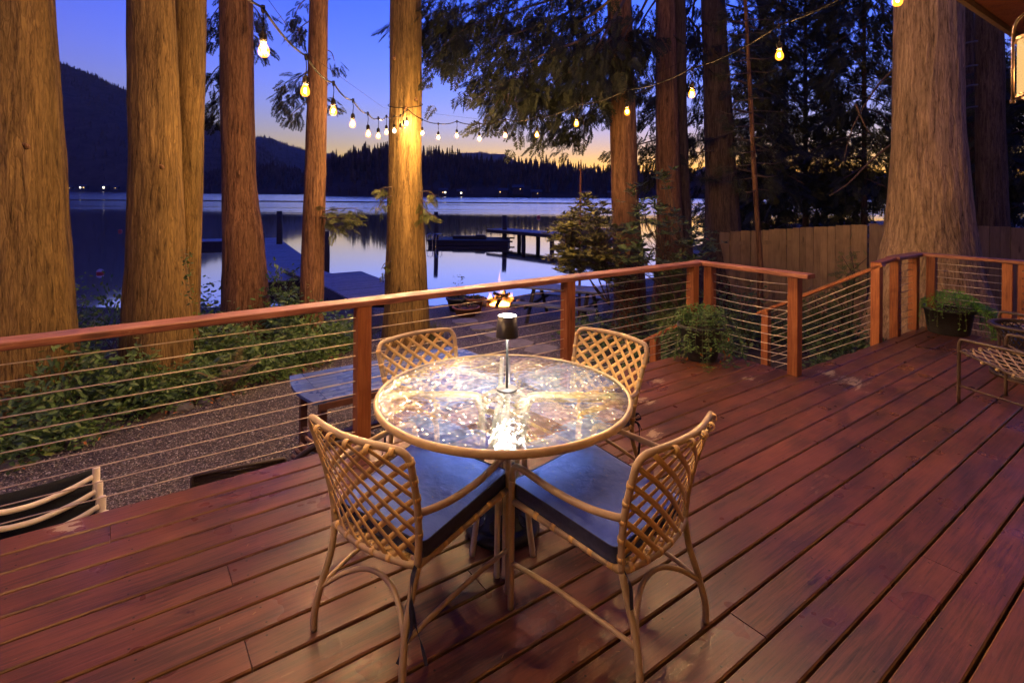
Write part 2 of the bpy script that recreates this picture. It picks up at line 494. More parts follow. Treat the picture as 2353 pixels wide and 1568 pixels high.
def water_material():
    m, t, b = new_mat('lake water'); g = N(t)
    b.inputs['Base Color'].default_value = (0.006, 0.010, 0.02, 1)
    b.inputs['IOR'].default_value = 5.5
    tc = g.node('ShaderNodeTexCoord'); sp = g.node('ShaderNodeSeparateXYZ'); g.link(tc.outputs['Object'], sp.inputs[0])
    # calm near the shore, wind-ruffled bands farther out (metres from the camera)
    yv = sp.outputs[1]
    inv = g.math('DIVIDE', 100.0, g.math('MAXIMUM', yv, 5.0))
    wob = g.noise(g.coord('Object', scale=(0.004,0.012,1)), 1.0, 4, 0.6)
    f = g.math('ADD', inv, g.math('MULTIPLY', g.math('SUBTRACT', wob, 0.5), 0.08))
    band = g.ramp(g.math('MULTIPLY', f, 0.5), [(0.0,(1.0,)*3), (0.206,(1.0,)*3), (0.218,(0.0,)*3), (0.230,(0.0,)*3), (0.246,(0.8,)*3), (0.44,(0.7,)*3), (0.53,(0.3,)*3), (0.60,(0.0,)*3)])
    streak = g.noise(g.coord('Object', scale=(0.012,0.16,1)), 1.0, 4, 0.65)
    band2 = g.math('MULTIPLY', band, g.ramp(streak, [(0.34,(0.45,)*3), (0.55,(1,1,1))]))
    rip = g.noise(g.coord('Object', scale=(0.35,1.0,1)), 2.0, 4, 0.6)
    calm = g.noise(g.coord('Object', scale=(0.2,0.55,1)), 1.3, 3, 0.5)
    tilt = g.comb(0.0, g.math('MULTIPLY', band2, -0.056), 1.0)       # far off, the wave faces turned to the deck are the ones seen
    nrm = g.node('ShaderNodeVectorMath', operation='NORMALIZE'); g.link(tilt, nrm.inputs[0])
    n1 = g.bump(calm, 0.02, 0.05, nrm.outputs[0])
    bn = g.node('ShaderNodeBump'); g.link(rip, bn.inputs['Height']); bn.inputs['Distance'].default_value = 0.28
    g.link(g.math('MULTIPLY', band2, 0.22), bn.inputs['Strength']); g.link(n1, bn.inputs['Normal'])
    gl = g.node('ShaderNodeBsdfGlossy'); gl.inputs[0].default_value = (.94,.96,.98,1); g.link(bn.outputs[0], gl.inputs['Normal'])
    g.link(g.math('ADD', 0.05, g.math('MULTIPLY', band2, 0.10)), gl.inputs['Roughness'])
    fr = g.node('ShaderNodeFresnel'); fr.inputs['IOR'].default_value = 1.6
    mx = g.node('ShaderNodeMixShader'); g.link(g.math('ADD', g.math('MULTIPLY', fr.outputs[0], 0.6), 0.72, True), mx.inputs[0])
    b.inputs['Specular IOR Level'].default_value = 0.0; b.inputs['Roughness'].default_value = .8
    g.link(b.outputs[0], mx.inputs[1]); g.link(gl.outputs[0], mx.inputs[2]); g.link(mx.outputs[0], t.nodes['Material Output'].inputs[0])
    return m
M_WATER = water_material()
mb = MB(); mb.add([(-15000,8,WATER_Z),(15000,8,WATER_Z),(15000,20000,WATER_Z),(-15000,20000,WATER_Z)], [(0,1,2,3)])
mb.obj('lake', M_WATER, kind='structure')

M_HILL = simple('far forest hill', (0.075,0.058,0.045), 0.95, var=0.4, scale=0.02, spec=0.05)
M_HILL2 = simple('far forest hill lighter', (0.09,0.07,0.06), 0.95, var=0.3, scale=0.02, spec=0.05)
M_CONIF = simple('far conifers', (0.085,0.062,0.045), 0.95, var=0.5, scale=0.05, spec=0.05)

def conifer_template(tiers=6, pts=6, seed=0):
    r = random.Random(seed); V = []; Fq = []
    for k in range(tiers):
        z1 = 0.12 + 0.88*k/tiers; z2 = z1 + 0.88/tiers*1.55
        rad = 0.17*(1-k/tiers)**0.85 + 0.012
        o = len(V); V.append((0,0,min(1.0,z2)))
        for j in range(pts*2):
            a = PI*j/pts + k*0.5
            rr = rad*(1.0 + r.uniform(-.25,.25)) if j % 2 == 0 else rad*0.45
            V.append((rr*math.cos(a), rr*math.sin(a), z1 - (0.02 if j % 2 == 0 else -0.02)))
        for j in range(pts*2): Fq.append((o, o+1+j, o+1+(j+1) % (pts*2)))
    o = len(V)
    for j in range(4): V.append((0.012*math.cos(PI/2*j), 0.012*math.sin(PI/2*j), 0))
    V.append((0,0,0.5))
    for j in range(4): Fq.append((o+j, o+(j+1) % 4, o+4))
    return np.array(V), np.array(Fq)
CON_A = conifer_template(7, 6, 1); CON_B = conifer_template(4, 4, 2)

def lerp_pts(pts, n):
    xs_ = [p[0] for p in pts]; ys_ = [p[1] for p in pts]
    X = np.linspace(xs_[0], xs_[-1], n); return X, np.interp(X, xs_, ys_)
def hill(name, pts, D, depth, base_py, mat, seed, n_trees, hmin, hmax, tmpl, label, ridge_extra=0, tmat=None, pw=0.75):
    r = np.random.default_rng(seed)
    n, rows = 110, 14
    X, Y = lerp_pts(pts, n)
    V = np.zeros((rows+2, n, 3))
    for i in range(n):
        jitter = 2.0*mnoise.noise(Vector((X[i]*0.03, seed, 0))) + 1.0*mnoise.noise(Vector((X[i]*0.1, seed, 5)))
        top = at(X[i], Y[i]+jitter*0.6, D+depth)
        bot = at(X[i], base_py, D); bot.z = WATER_Z-1
        for k in range(rows):
            tt = k/(rows-1); p = bot.lerp(top, tt); p.z = bot.z + (top.z-bot.z)*tt**pw
            p.z += 0.03*(top.z-bot.z)*mnoise.noise(Vector((p.x*6/D, p.y*6/D, seed)))*(1-abs(2*tt-1))*2
            V[k, i] = p
        V[rows, i] = (top.x*1.12, top.y+depth*0.4, top.z*0.75); V[rows+1, i] = (top.x*1.4, top.y+depth*1.2, WATER_Z-5)
    F_ = [(k*n+i, k*n+i+1, (k+1)*n+i+1, (k+1)*n+i) for k in range(rows+1) for i in range(n-1)]
    root = np_mesh(name, V.reshape(-1,3), F_, mat, smooth=True, kind='structure', label=label)
    if n_trees:
        kk = (r.random(n_trees)**0.75)*(rows-1); ii = r.random(n_trees)*(n-1)
        if ridge_extra:
            kk = np.concatenate([kk, np.full(ridge_extra, rows-1.0) - r.random(ridge_extra)*0.6]); ii = np.concatenate([ii, r.random(ridge_extra)*(n-1)])
        k0 = np.minimum(kk.astype(int), rows-2); i0 = np.minimum(ii.astype(int), n-2)
        fk = (kk-k0)[:,None]; fi = (ii-i0)[:,None]
        P = (V[k0,i0]*(1-fi)+V[k0,i0+1]*fi)*(1-fk) + (V[k0+1,i0]*(1-fi)+V[k0+1,i0+1]*fi)*fk
        lowf = np.array([mnoise.noise(Vector((ii[q]*.22, kk[q]*.5, seed))) for q in range(len(ii))])
        h = (hmin + (hmax-hmin)*r.random(len(P))**2.4)*(1+.7*lowf)
        P[:,2] = np.maximum(P[:,2] - h*0.08, WATER_Z+0.5)
        nn = len(P); T = np.zeros((nn,4,4)); a = r.random(nn)*6.28
        wd = h*(0.85+0.5*r.random(nn))
        T[:,0,0] = np.cos(a)*wd; T[:,0,1] = -np.sin(a)*wd; T[:,1,0] = np.sin(a)*wd; T[:,1,1] = np.cos(a)*wd
        T[:,2,2] = h; T[:,:3,3] = P; T[:,3,3] = 1
        Vt, Ft = scatter(tmpl[0], tmpl[1], T)
        o = np_mesh('forest', Vt, Ft, tmat or M_CONIF, parent=root, kind='stuff')
    return root
hill('hill_farthest', [(560,352),(590,314),(625,318),(652,331),(690,342),(720,352),(760,352),(800,372),(860,392),(900,420)], 2900, 900, 440, M_HILL2, 3, 1200, 9, 24, CON_B, 'low blue wooded ridge beyond the far shore', 420)
hill('hill_mesa', [(1010,398),(1035,368),(1055,352),(1100,350),(1130,354),(1160,355),(1178,366),(1210,385),(1260,400)], 4200, 800, 446, M_HILL2, 4, 500, 10, 22, CON_B, 'flat topped far hill above the tree line', 200)
hill('hill_right', [(1500,424),(1570,402),(1600,392),(1640,374),(1665,382),(1700,392),(1760,384),(1850,398),(1960,392),(2100,402),(2300,398)], 3500, 900, 452, M_HILL2, 5, 500, 10, 22, CON_B, 'blue mountain seen between the trees on the right', 120)
hill('hill_left', [(-700,20),(-300,70),(-60,105),(60,128),(112,141),(150,149),(200,168),(240,188),(300,212),(360,238),(420,264),(465,281),(505,291),(560,318),(640,372),(700,415),(730,436)], 1850, 1000, 440, M_HILL, 6, 4200, 13, 30, CON_B, 'dark steep wooded mountain on the left shore', 1300)
hill('hill_middle', [(430,420),(520,392),(590,384),(640,388),(700,402),(760,404),(840,420)], 1000, 200, 445, M_HILL, 7, 900, 10, 20, CON_B, 'dark wooded point below the ridge', 300)
hill('hill_far_shore', [(742,392),(760,368),(790,362),(830,356),(870,358),(900,352),(960,356),(1000,362),(1060,372),(1120,378),(1180,384),(1240,388),(1300,392),(1360,396),(1400,402),(1480,410),(1560,414),(1700,420),(1900,424),(2300,424)], 600, 160, 450, M_HILL, 8, 3400, 8, 19, CON_A, 'wooded far shore under the sunset', 700)
# taller firs that break the far-shore skyline, each one can be told apart
fir_me = bpy.data.meshes.new('far_fir')
fir_me.from_pydata([tuple(q) for q in CON_A[0]], [], [tuple(int(i) for i in f) for f in CON_A[1]]); fir_me.materials.append(M_CONIF)
FIR = [(772,341,372),(806,339,372),(868,337,372),(842,346,368),(972,333,372),(1000,345,370),(1014,350,372),(1033,338,374),(1046,348,374),(1230,358,398),(1254,366,398),(1274,362,398),(1290,368,400),(1178,374,392),(1560,398,424),(1578,392,424)]
for i, (fx, ty, by) in enumerate(FIR):
    p = at(fx, by, 740); h = (by-ty)/FPX*740
    o = inst('fir_tree', fir_me, loc=(p.x, p.y, p.z), rot=(0,0,i*1.3), scale=(h*0.85,h*0.85,h))
    side = ['leftmost','second','third','fourth','fifth','sixth','seventh','eighth','ninth','tenth','eleventh','twelfth','thirteenth','fourteenth','fifteenth','last'][sorted(range(len(FIR)), key=lambda q: FIR[q][0]).index(i)]
    tag(o, f'tall dark fir on the far-shore skyline, {side} counted from the left', 'tree', 'firs breaking the skyline')

# lake houses on the far shore
M_HOUSE = simple('lake house siding', (0.035,0.03,0.035), 0.8, var=0.3, scale=0.5)
M_HROOF = simple('lake house roof', (0.05,0.05,0.06), 0.7, var=0.2, scale=0.5)
M_WINLIT = emit_mat('lit window', (1.0,0.62,0.25), .35)
M_WINLIT2 = emit_mat('white lit window', (1.0,0.85,0.6), .9)
def lake_house(px, py, D, wd, ht, lit, label):
    p = at(px, py, D); e = empty('lake_house', label, 'house', 'houses on the far shore', (p.x, p.y, p.z))
    a = MB(); a.box((-wd/2,-wd*.4,-3),(wd/2,wd*.4,ht)); a.obj('wall', M_HOUSE, e)
    a = MB(); a.add([(-wd*.58,-wd*.5,ht-.1),(wd*.58,-wd*.5,ht-.1),(wd*.58,0,ht*1.7),(-wd*.58,0,ht*1.7),(-wd*.58,wd*.5,ht-.1),(wd*.58,wd*.5,ht-.1)], [(0,1,2,3),(3,2,5,4),(0,3,4),(1,5,2)]); a.obj('roof', M_HROOF, e)
    for k, (fx, fz, s, hot) in enumerate(lit):
        a = MB(); a.box((fx*wd-s/2, -wd*.4-.12, ht*fz-s/2), (fx*wd+s/2, -wd*.4-.03, ht*fz+s/2)); a.obj('window', M_WINLIT2 if hot else M_WINLIT, e)
lake_house(1018,446,596,9,4,[(.3,.5,1.5,1),(0,.5,1.0,0)],'cabin with an amber lamp left of centre on the far shore')
lake_house(1060,447,596,9,3.5,[(0.,.5,1.6,1)],'far-shore house with the single brightest lamp')
lake_house(1155,446,598,10,4,[(-.3,.6,1.0,0)],'far-shore house with a small reddish lamp')
lake_house(1190,440,600,12,4.5,[(.2,.6,.7,0)],'pale gabled far-shore house up the bank')
lake_house(1232,448,596,11,3.5,[(.1,.5,.6,0)],'low wide house right of the pale gabled one')
lake_house(1345,449,596,8,3,[(.2,.5,.7,0)],'small house behind the flagpole on the far shore')
lake_house(1405,449,596,8,3,[(.2,.5,1.0,1)],'lit house beside the cedar trunk on the far shore')
lake_house(192,433.5,1830,22,8,[(-.2,.5,5,1),(.3,.5,3.5,0)],'left-shore house with the wider of two lights')
lake_house(242,433.5,1830,20,8,[(0.,.5,6,1)],'left-shore house with one bright white light')
lake_house(163,434,1830,16,6,[(0.,.5,2.2,0)],'dim left-shore house nearest the big cedar')
lake_house(268,434,1830,16,6,[(0.,.5,2.0,0)],'dim left-shore house nearest the twin trunks')

# mooring buoys
M_BUOYR = simple('red buoy', (0.45,0.05,0.04), 0.5, var=0.1); M_BUOYW = simple('faded white buoy', (0.55,0.42,0.42), 0.5, var=0.1)
def buoy(px, py, rad, label, m1, m2):
    a_, b_ = ray(px, py); Y = (CAM_H-WATER_Z)/b_; x = a_*Y
    e = empty('buoy', label, 'buoy', 'mooring buoys', (x, Y, WATER_Z))
    a = MB(); a.lathe([(rad*math.cos(t), rad*.35+rad*math.sin(t)) for t in np.linspace(-1.2,0.25,7)], 16); a.obj('hull', m1, e, True)
    a = MB(); a.lathe([(rad*1.003*math.cos(t), rad*.35+rad*1.003*math.sin(t)) for t in np.linspace(0.25,1.57,7)], 16); a.obj('cap', m2, e, True)
    a = MB(); a.tube([(0,0,rad*1.3),(0.04,0,rad*1.5),(0,0,rad*1.6),(-.04,0,rad*1.5)], .012, 6, closed=True); a.obj('ring', M_STEEL, e, True)
buoy(230,628,.15,'faded pink and white buoy in front of the big left cedar', M_BUOYR, M_BUOYW)
buoy(276,532,.17,'dark red buoy farther out beyond the pink one', M_BUOYR, M_BUOYR)
buoy(1237,500,.30,'bright red buoy right of the raft near the far water', M_BUOYR, M_BUOYR)
# ================================================================== trees
def bark_material(name, dark, mid, light):
    m, t, b = new_mat(name); g = N(t)
    v = g.coord('Object', scale=(15,15,1.5))
    v2 = g.coord('Object', scale=(44,44,4.5))
    v3 = g.coord('Object', scale=(22,22,5.0))
    n1 = g.noise(v, 1.0, 6, 0.65, 0.9); n2 = g.noise(v2, 1.0, 5, 0.7, 0.7); n3 = g.noise(v3, 1.0, 3, 0.5)
    f = g.math('ADD', g.math('MULTIPLY', n1, 0.55), g.math('MULTIPLY', n2, 0.45))
    colr = g.ramp(f, [(0.36, dark), (0.46, mid), (0.60, light)])
    fl = g.ramp(n3, [(0.67,(0,0,0)), (0.73,(1,1,1))])
    colr = g.mix(g.math('MULTIPLY', fl, 0.5), colr, tuple(min(1, c*1.55) for c in light))
    big = g.ramp(g.noise(g.coord('Object', scale=(1,1,.4)), 2.0, 4, 0.6), [(0.3,(0.66,0.66,0.64)), (0.7,(1.12,1.08,1.05))])
    g.link(g.mix(1.0, colr, big, 'MULTIPLY'), b.inputs['Base Color'])
    b.inputs['Roughness'].default_value = 0.85; b.inputs['Specular IOR Level'].default_value = 0.2
    vo = g.node('ShaderNodeTexVoronoi', feature='DISTANCE_TO_EDGE'); vd = g.node('ShaderNodeVectorMath', operation='ADD')
    wv = g.node('ShaderNodeTexNoise'); g.link(g.coord('Object', scale=(6,6,2)), wv.inputs['Vector']); wv.inputs['Scale'].default_value = 1.5
    sc_ = g.node('ShaderNodeVectorMath', operation='SCALE'); g.link(wv.outputs['Color'], sc_.inputs[0]); sc_.inputs['Scale'].default_value = 2.2
    g.link(g.coord('Object', scale=(19,19,0.55)), vd.inputs[0]); g.link(sc_.outputs[0], vd.inputs[1]); g.link(vd.outputs[0], vo.inputs['Vector']); vo.inputs['Scale'].default_value = 1.0
    fis = g.ramp(vo.outputs['Distance'], [(0.0,(0,0,0)), (0.16,(1,1,1))])
    src = b.inputs['Base Color'].links[0].from_socket
    g.link(g.mix(1.0, src, g.ramp(vo.outputs['Distance'], [(0.0,(0.74,0.72,0.70)), (0.10,(1,1,1))]), 'MULTIPLY'), b.inputs['Base Color'])
    hh = g.math('ADD', g.math('MULTIPLY', f, 0.9), g.math('MULTIPLY', fis, 0.17))
    g.link(g.bump(hh, 1.0, 0.03), b.inputs['Normal'])
    return m
M_BARK = bark_material('cedar bark', (0.048,0.028,0.010), (0.165,0.105,0.034), (0.28,0.185,0.062))
M_BARKR = bark_material('red cedar bark', (0.035,0.017,0.010), (0.145,0.072,0.036), (0.27,0.15,0.078))
M_BARKG = bark_material('grey brown bark', (0.07,0.045,0.026), (0.27,0.185,0.10), (0.46,0.325,0.18))
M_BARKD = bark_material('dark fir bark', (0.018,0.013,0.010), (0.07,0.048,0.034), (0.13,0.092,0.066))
M_TWIG = simple('brown twig', (0.07,0.045,0.028), 0.8, var=0.3)
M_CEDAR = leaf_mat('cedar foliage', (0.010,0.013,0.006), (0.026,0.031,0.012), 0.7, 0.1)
M_CEDARL = leaf_mat('lit cedar foliage', (0.07,0.085,0.02), (0.16,0.17,0.045), 0.55, 0.3)  # paler copy of the cedar foliage, bulb light put into its colour
M_FIRF = leaf_mat('fir foliage', (0.020,0.026,0.012), (0.052,0.062,0.024), 0.65, 0.12)
M_PINE = leaf_mat('pine needles', (0.016,0.022,0.010), (0.04,0.048,0.02), 0.6, 0.15)

def trunk(name, edges, D, mat, parent, zg, ztop=13.0, segs=72, dz=0.075, amp=0.035, flare=0.35, seed=0):
    """edges: (py, left px, right px) of the outline at distance D"""
    prof = []
    for (py, l, r) in edges:
        p = at((l+r)/2, py, D); prof.append((p.z, p.x, abs(at(r,py,D).x - at(l,py,D).x)/2))
    prof.sort()
    zs = [q[0] for q in prof]
    def samp(z):
        if z <= zs[0]:
            e = (zs[0]-z); return prof[0][1], prof[0][2]*(1+flare*e**1.3)
        if z >= zs[-1]:
            (z0,x0,r0),(z1,x1,r1) = prof[0], prof[-1]
            s = (x1-x0)/(z1-z0); q = (r1-r0)/(z1-z0)
            return x1+s*(z-z1), max(0.05, r1+min(q,-.008)*(z-z1))
        return np.interp(z, zs, [q[1] for q in prof]), np.interp(z, zs, [q[2] for q in prof])
    zb = zg-0.35
    Z = list(np.arange(zb, min(ztop, 1.6+500/FPX*D), dz)); 
    Z += list(np.arange(Z[-1]+0.5, ztop, 0.5))
    V = []
    for z in Z:
        x, r = samp(z)
        for j in range(segs):
            a = 2*PI*j/segs; ca, sa = math.cos(a), math.sin(a)
            n1 = mnoise.noise(Vector((ca*3.1*r/.4+seed, sa*3.1*r/.4, z*0.35)))
            n2 = mnoise.noise(Vector((ca*r*26, sa*r*26+seed, z*1.3)))
            n3 = mnoise.noise(Vector((ca*1.3+seed*2, sa*1.3, z*0.9)))
            near = max(0.0, 1-(z-zg)/1.2)
            lob = 1 + 0.05*near*math.sin(a*5+seed) 
            rr = r*lob*(1+amp*n1*0.9+0.03*n3) + amp*0.5*n2*min(1, r/.35)
            V.append((x+ca*rr, D+sa*rr, z))
    nr = len(Z)
    F_ = [(i*segs+j, i*segs+(j+1) % segs, (i+1)*segs+(j+1) % segs, (i+1)*segs+j) for i in range(nr-1) for j in range(segs)]
    o = np_mesh('trunk', V, F_, mat, parent=parent, smooth=True)
    return o

# a flat cedar spray: stem along +x with feathered side sprigs (quads)
def spray_template(n=8, seed=0, wide=0.42, sub=True):
    r = random.Random(seed); V = []; Fq = []
    def dia(p, d, L, w_, droop=0.0):
        d = Vector(d).normalized(); s = Vector((-d.y, d.x, 0)); o = len(V)
        p = Vector(p); m_ = p + d*L*0.45 + Vector((0,0,-droop*L*.2)); e = p + d*L + Vector((0,0,-droop*L))
        V.extend([tuple(p), tuple(m_+s*w_), tuple(e), tuple(m_-s*w_)]); Fq.append((o,o+1,o+2,o+3))
    dia((0,0,0),(1,0,0),1.0,0.012,0.12)
    for i in range(n):
        x = 0.12+0.80*i/n
        for sgn in (-1,1):
            L = wide*(1-0.62*i/n)*r.uniform(.8,1.15); a = sgn*R(r.uniform(38,58))
            d = (math.cos(a), math.sin(a), 0); z = -0.12*x*x
            dia((x,0,z), d, L, 0.028, 0.22)
            if sub:
                for q in (0.35, 0.62):
                    p = Vector((x,0,z))+Vector(d)*L*q
                    for s2 in (-1,1):
                        a2 = a + s2*R(38)
                        dia(p, (math.cos(a2), math.sin(a2), 0), L*0.36, 0.020, 0.3)
    return np.array(V), np.array(Fq)
SPRAY = spray_template(8, 1); SPRAY_L = spray_template(7, 2, 0.40, False)
def tuft_template(seed=0, n=26):
    r = random.Random(seed); V = []; Fq = []
    for i in range(n):
        th = r.uniform(0, 2*PI); el = r.uniform(0.15, 1.25); L = r.uniform(.7,1.0)
        d = Vector((math.sin(el)*math.cos(th)*.9+.25, math.sin(el)*math.sin(th), math.cos(el)*.6*r.choice((1,-.5)))).normalized()
        s = d.cross(Vector((0.3,0.1,1))).normalized()*0.014; o = len(V); b0 = Vector((r.uniform(-.25,.1),0,0))
        V.extend([tuple(b0-s), tuple(b0+s), tuple(b0+d*L+s*.3), tuple(b0+d*L-s*.3)]); Fq.append((o,o+1,o+2,o+3))
    return np.array(V), np.array(Fq)
TUFT = tuft_template(3)

def limb_pts(pix, per=5):
    return catmull([at(*q) for q in pix], per)
def foliage_on(limbs, n, size, seed, droop=0.7, spread=0.45, hang=0.5, tmpl=None, taper0=0.12):
    """sprays hung along limb polylines; returns verts, faces, twigs"""
    r = np.random.default_rng(seed); Ps, Ds = [], []; twigs = []
    lens = [sum((b-a).length for a, b in zip(L, L[1:])) for L in limbs]; tot = sum(lens)
    for L, ln in zip(limbs, lens):
        k = max(3, int(n*ln/tot)); A = np.array([tuple(p) for p in L]); m_ = len(A)
        tt = (taper0 + (1-taper0)*r.random(k)**0.8)*(m_-1); i0 = np.minimum(tt.astype(int), m_-2); f = (tt-i0)[:,None]
        P = A[i0]*(1-f)+A[i0+1]*f
        dirv = A[np.minimum(i0+1,m_-1)]-A[i0]; dirv /= np.linalg.norm(dirv,axis=1,keepdims=True)+1e-9
        lat = r.normal(size=(k,3)); lat[:,2] *= 0.35
        off = lat*spread*0.5; drop = -np.abs(r.normal(size=k))*hang*0.6
        P2 = P+off; P2[:,2] += drop
        D = dirv*r.uniform(.2,1.0,size=(k,1)) + lat*0.5; D[:,2] -= droop*r.uniform(.4,1.6,size=k)
        Ps.append(P2); Ds.append(D)
        for q in range(0, k, 7): twigs.append((P[q], P2[q]))
    P = np.concatenate(Ps); D = np.concatenate(Ds)
    Up = np.tile([0,0,1.0],(len(P),1)) + r.normal(size=(len(P),3))*0.6
    T = frames(P, D, Up, size*r.uniform(.55,1.3,len(P)))
    t = tmpl or SPRAY
    return (*scatter(t[0], t[1], T), twigs)
def crown(parent, limbs, n, size, seed, mat, rad=0.035, droop=0.7, spread=0.45, hang=0.5, tmpl=None, name='crown', branch_mat=None, taper0=0.12):
    V, F_, tw = foliage_on(limbs, n, size, seed, droop, spread, hang, tmpl, taper0)
    o = np_mesh(name, V, F_, mat, parent=parent, kind='stuff')
    a = MB()
    for L in limbs:
        k = len(L); a.tube(L, [rad*(1-0.85*i/(k-1))+.004 for i in range(k)], 5)
    for p, q in tw: a.tube([p, (Vector(p)+Vector(q))/2+Vector((0,0,.02)), q], [.005,.004,.002], 4, caps=False)
    a.obj('branches', branch_mat or M_TWIG, parent, True)

def tree(label, edges, D, mat, zg=None, name='cedar_tree', seed=0, **kw):
    x = at((edges[-1][1]+edges[-1][2])/2, edges[-1][0], D).x
    zg = ground_z(x, D) if zg is None else zg
    e = empty(name, label, 'tree', 'tall trees between the deck and the lake')
    trunk('trunk', edges, D, mat, e, zg, seed=seed, **kw)
    return e
tA = tree('thick cedar trunk cut by the left edge of the photo', [(0,-70,103),(150,-66,112),(350,-62,124),(500,-62,130),(640,-66,142),(750,-72,148),(900,-84,160)], 6.3, M_BARK, seed=1, segs=110)
tB = tree('broad straight cedar trunk, left and nearer one of a touching pair', [(0,298,394),(200,303,402),(400,305,410),(600,299,418),(720,296,430),(860,290,440)], 7.1, M_BARK, seed=2, segs=90)
tC = tree('narrower cedar trunk touching the broad one on its right', [(0,405,469),(300,404,465),(430,403,462),(715,400,456),(840,398,458)], 7.7, M_BARK, seed=3)
tD = tree('cedar trunk swelling to the right near its foot, behind the first hanging bulb', [(0,508,577),(250,511,580),(400,514,584),(470,514,590),(520,514,599),(620,515,607),(700,514,617),(790,508,628)], 9.3, M_BARKR, seed=4)
tE = tree('slim reddish cedar trunk with sprays left of its top, before the dock', [(0,712,752),(250,706,750),(500,697,746),(690,691,741),(780,688,740)], 9.0, M_BARKR, seed=5)
tF = tree('bright lit cedar trunk carrying the string-light tie in the middle', [(0,897,967),(200,895,968),(400,892,968),(550,889,975),(690,884,983),(790,876,990)], 9.7, M_BARK, seed=6)
tG = tree('orange lit cedar trunk rising through the rhododendron', [(0,1395,1450),(200,1400,1457),(370,1403,1463),(500,1407,1468),(620,1410,1480),(700,1410,1484)], 11.0, M_BARKR, seed=7)
tH = tree('shadowed double trunk right of the orange lit cedar', [(0,1507,1548),(250,1507,1556),(400,1508,1560),(510,1510,1566),(600,1508,1570)], 12.2, M_BARKR, seed=8)
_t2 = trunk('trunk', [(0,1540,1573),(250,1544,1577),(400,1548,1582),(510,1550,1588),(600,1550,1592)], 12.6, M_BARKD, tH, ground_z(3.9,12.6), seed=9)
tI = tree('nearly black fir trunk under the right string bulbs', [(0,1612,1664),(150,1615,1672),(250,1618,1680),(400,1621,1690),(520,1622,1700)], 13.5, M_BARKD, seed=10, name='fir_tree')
tJ = tree('thin leaning pine sapling in front of the fence', [(0,1708,1715),(200,1718,1727),(400,1727,1738),(520,1735,1746),(610,1740,1753)], 10.6, M_BARKR, seed=11, name='pine_tree', segs=20, amp=0.006, flare=.1)
tK = tree('massive flared trunk behind the right deck corner', [(-100,2070,2196),(0,2070,2197),(120,2066,2196),(250,2063,2195),(320,2061,2199),(400,2058,2206),(480,2054,2213),(540,2048,2219),(590,2038,2226),(640,2028,2236),(700,2016,2250)], 8.4, M_BARKG, seed=12, segs=110, flare=.5)
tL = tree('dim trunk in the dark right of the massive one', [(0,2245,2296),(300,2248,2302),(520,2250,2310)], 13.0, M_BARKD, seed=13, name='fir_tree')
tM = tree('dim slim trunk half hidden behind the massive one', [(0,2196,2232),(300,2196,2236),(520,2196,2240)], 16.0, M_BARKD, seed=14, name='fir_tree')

# knots and broken stubs on the lit trunks
def stub(parent, px, py, D, r, seed):
    a = MB(); p = at(px, py, D); a.tube([p, p+Vector((.02,-.05,.02)), p+Vector((.035,-.08,.03))], [r*1.5, r, r*.5], 8); a.obj('stub', M_BARKR, parent, True)
stub(tA, 62, 338, 5.78, .022, 1); stub(tB, 372, 385, 6.78, .02, 2); stub(tF, 930, 250, 9.40, .02, 1); stub(tF, 905, 135, 9.42, .02, 3); stub(tG, 1418, 180, 10.78, .03, 4); stub(tF, 955, 230, 9.45, .02, 5)

# --- foliage seen at the top of the picture
def dense(limbs_pix, D, jit, seed):
    return [limb_pts([(x, y, D + jit*math.sin(i*2.1+seed+k)) for k, (x, y) in enumerate(L)]) for i, L in enumerate(limbs_pix)]
GL = [[(1420,-60),(1330,-20),(1200,20),(1080,60),(1020,105)], [(1420,-90),(1280,-70),(1120,-40),(1000,0),(975,40)],
      [(1425,-20),(1350,40),(1250,90),(1170,130),(1120,160)], [(1425,20),(1370,80),(1300,130),(1210,165),(1130,205)],
      [(1430,60),(1380,110),(1320,160),(1250,190),(1180,215)], [(1435,100),(1400,140),(1360,180),(1310,200),(1270,215)],
      [(1425,-40),(1340,10),(1260,50),(1190,75),(1130,90)], [(1440,-10),(1400,60),(1370,110),(1340,150)], [(1430,-80),(1300,-40),(1180,-10),(1060,30),(1035,80)],
      [(1500,-30),(1470,30),(1445,60),(1420,120)], [(1425,40),(1340,90),(1240,130),(1160,185)]]
crown(tG, dense(GL, 10.6, .7, 1), 1750, 0.40, 11, M_CEDAR, 0.03, 0.9, 0.55, 0.75)
GL2 = [[(1500,190),(1440,215),(1380,245),(1310,285),(1255,312)], [(1500,200),(1420,235),(1350,275),(1290,320)]]
crown(tH, dense(GL2, 12.0, .2, 2), 240, 0.26, 12, M_CEDAR, 0.02, 0.5, 0.30, 0.25)
HL = [[(1520,-20),(1480,40),(1460,90)], [(1540,0),(1500,80),(1480,140)], [(1580,40),(1620,90),(1660,160)], [(1580,120),(1550,170),(1480,210)], [(1590,200),(1530,240),(1465,270)],
      [(1590,280),(1545,310),(1475,330),(1400,350)], [(1560,300),(1520,340),(1490,375)], [(1500,100),(1480,150),(1462,190)], [(1600,-20),(1590,40),(1600,100)]]
crown(tH, dense(HL, 13.2, .6, 3), 560, 0.36, 13, M_CEDAR, 0.03, 0.8, 0.4, 0.5, name='crown')
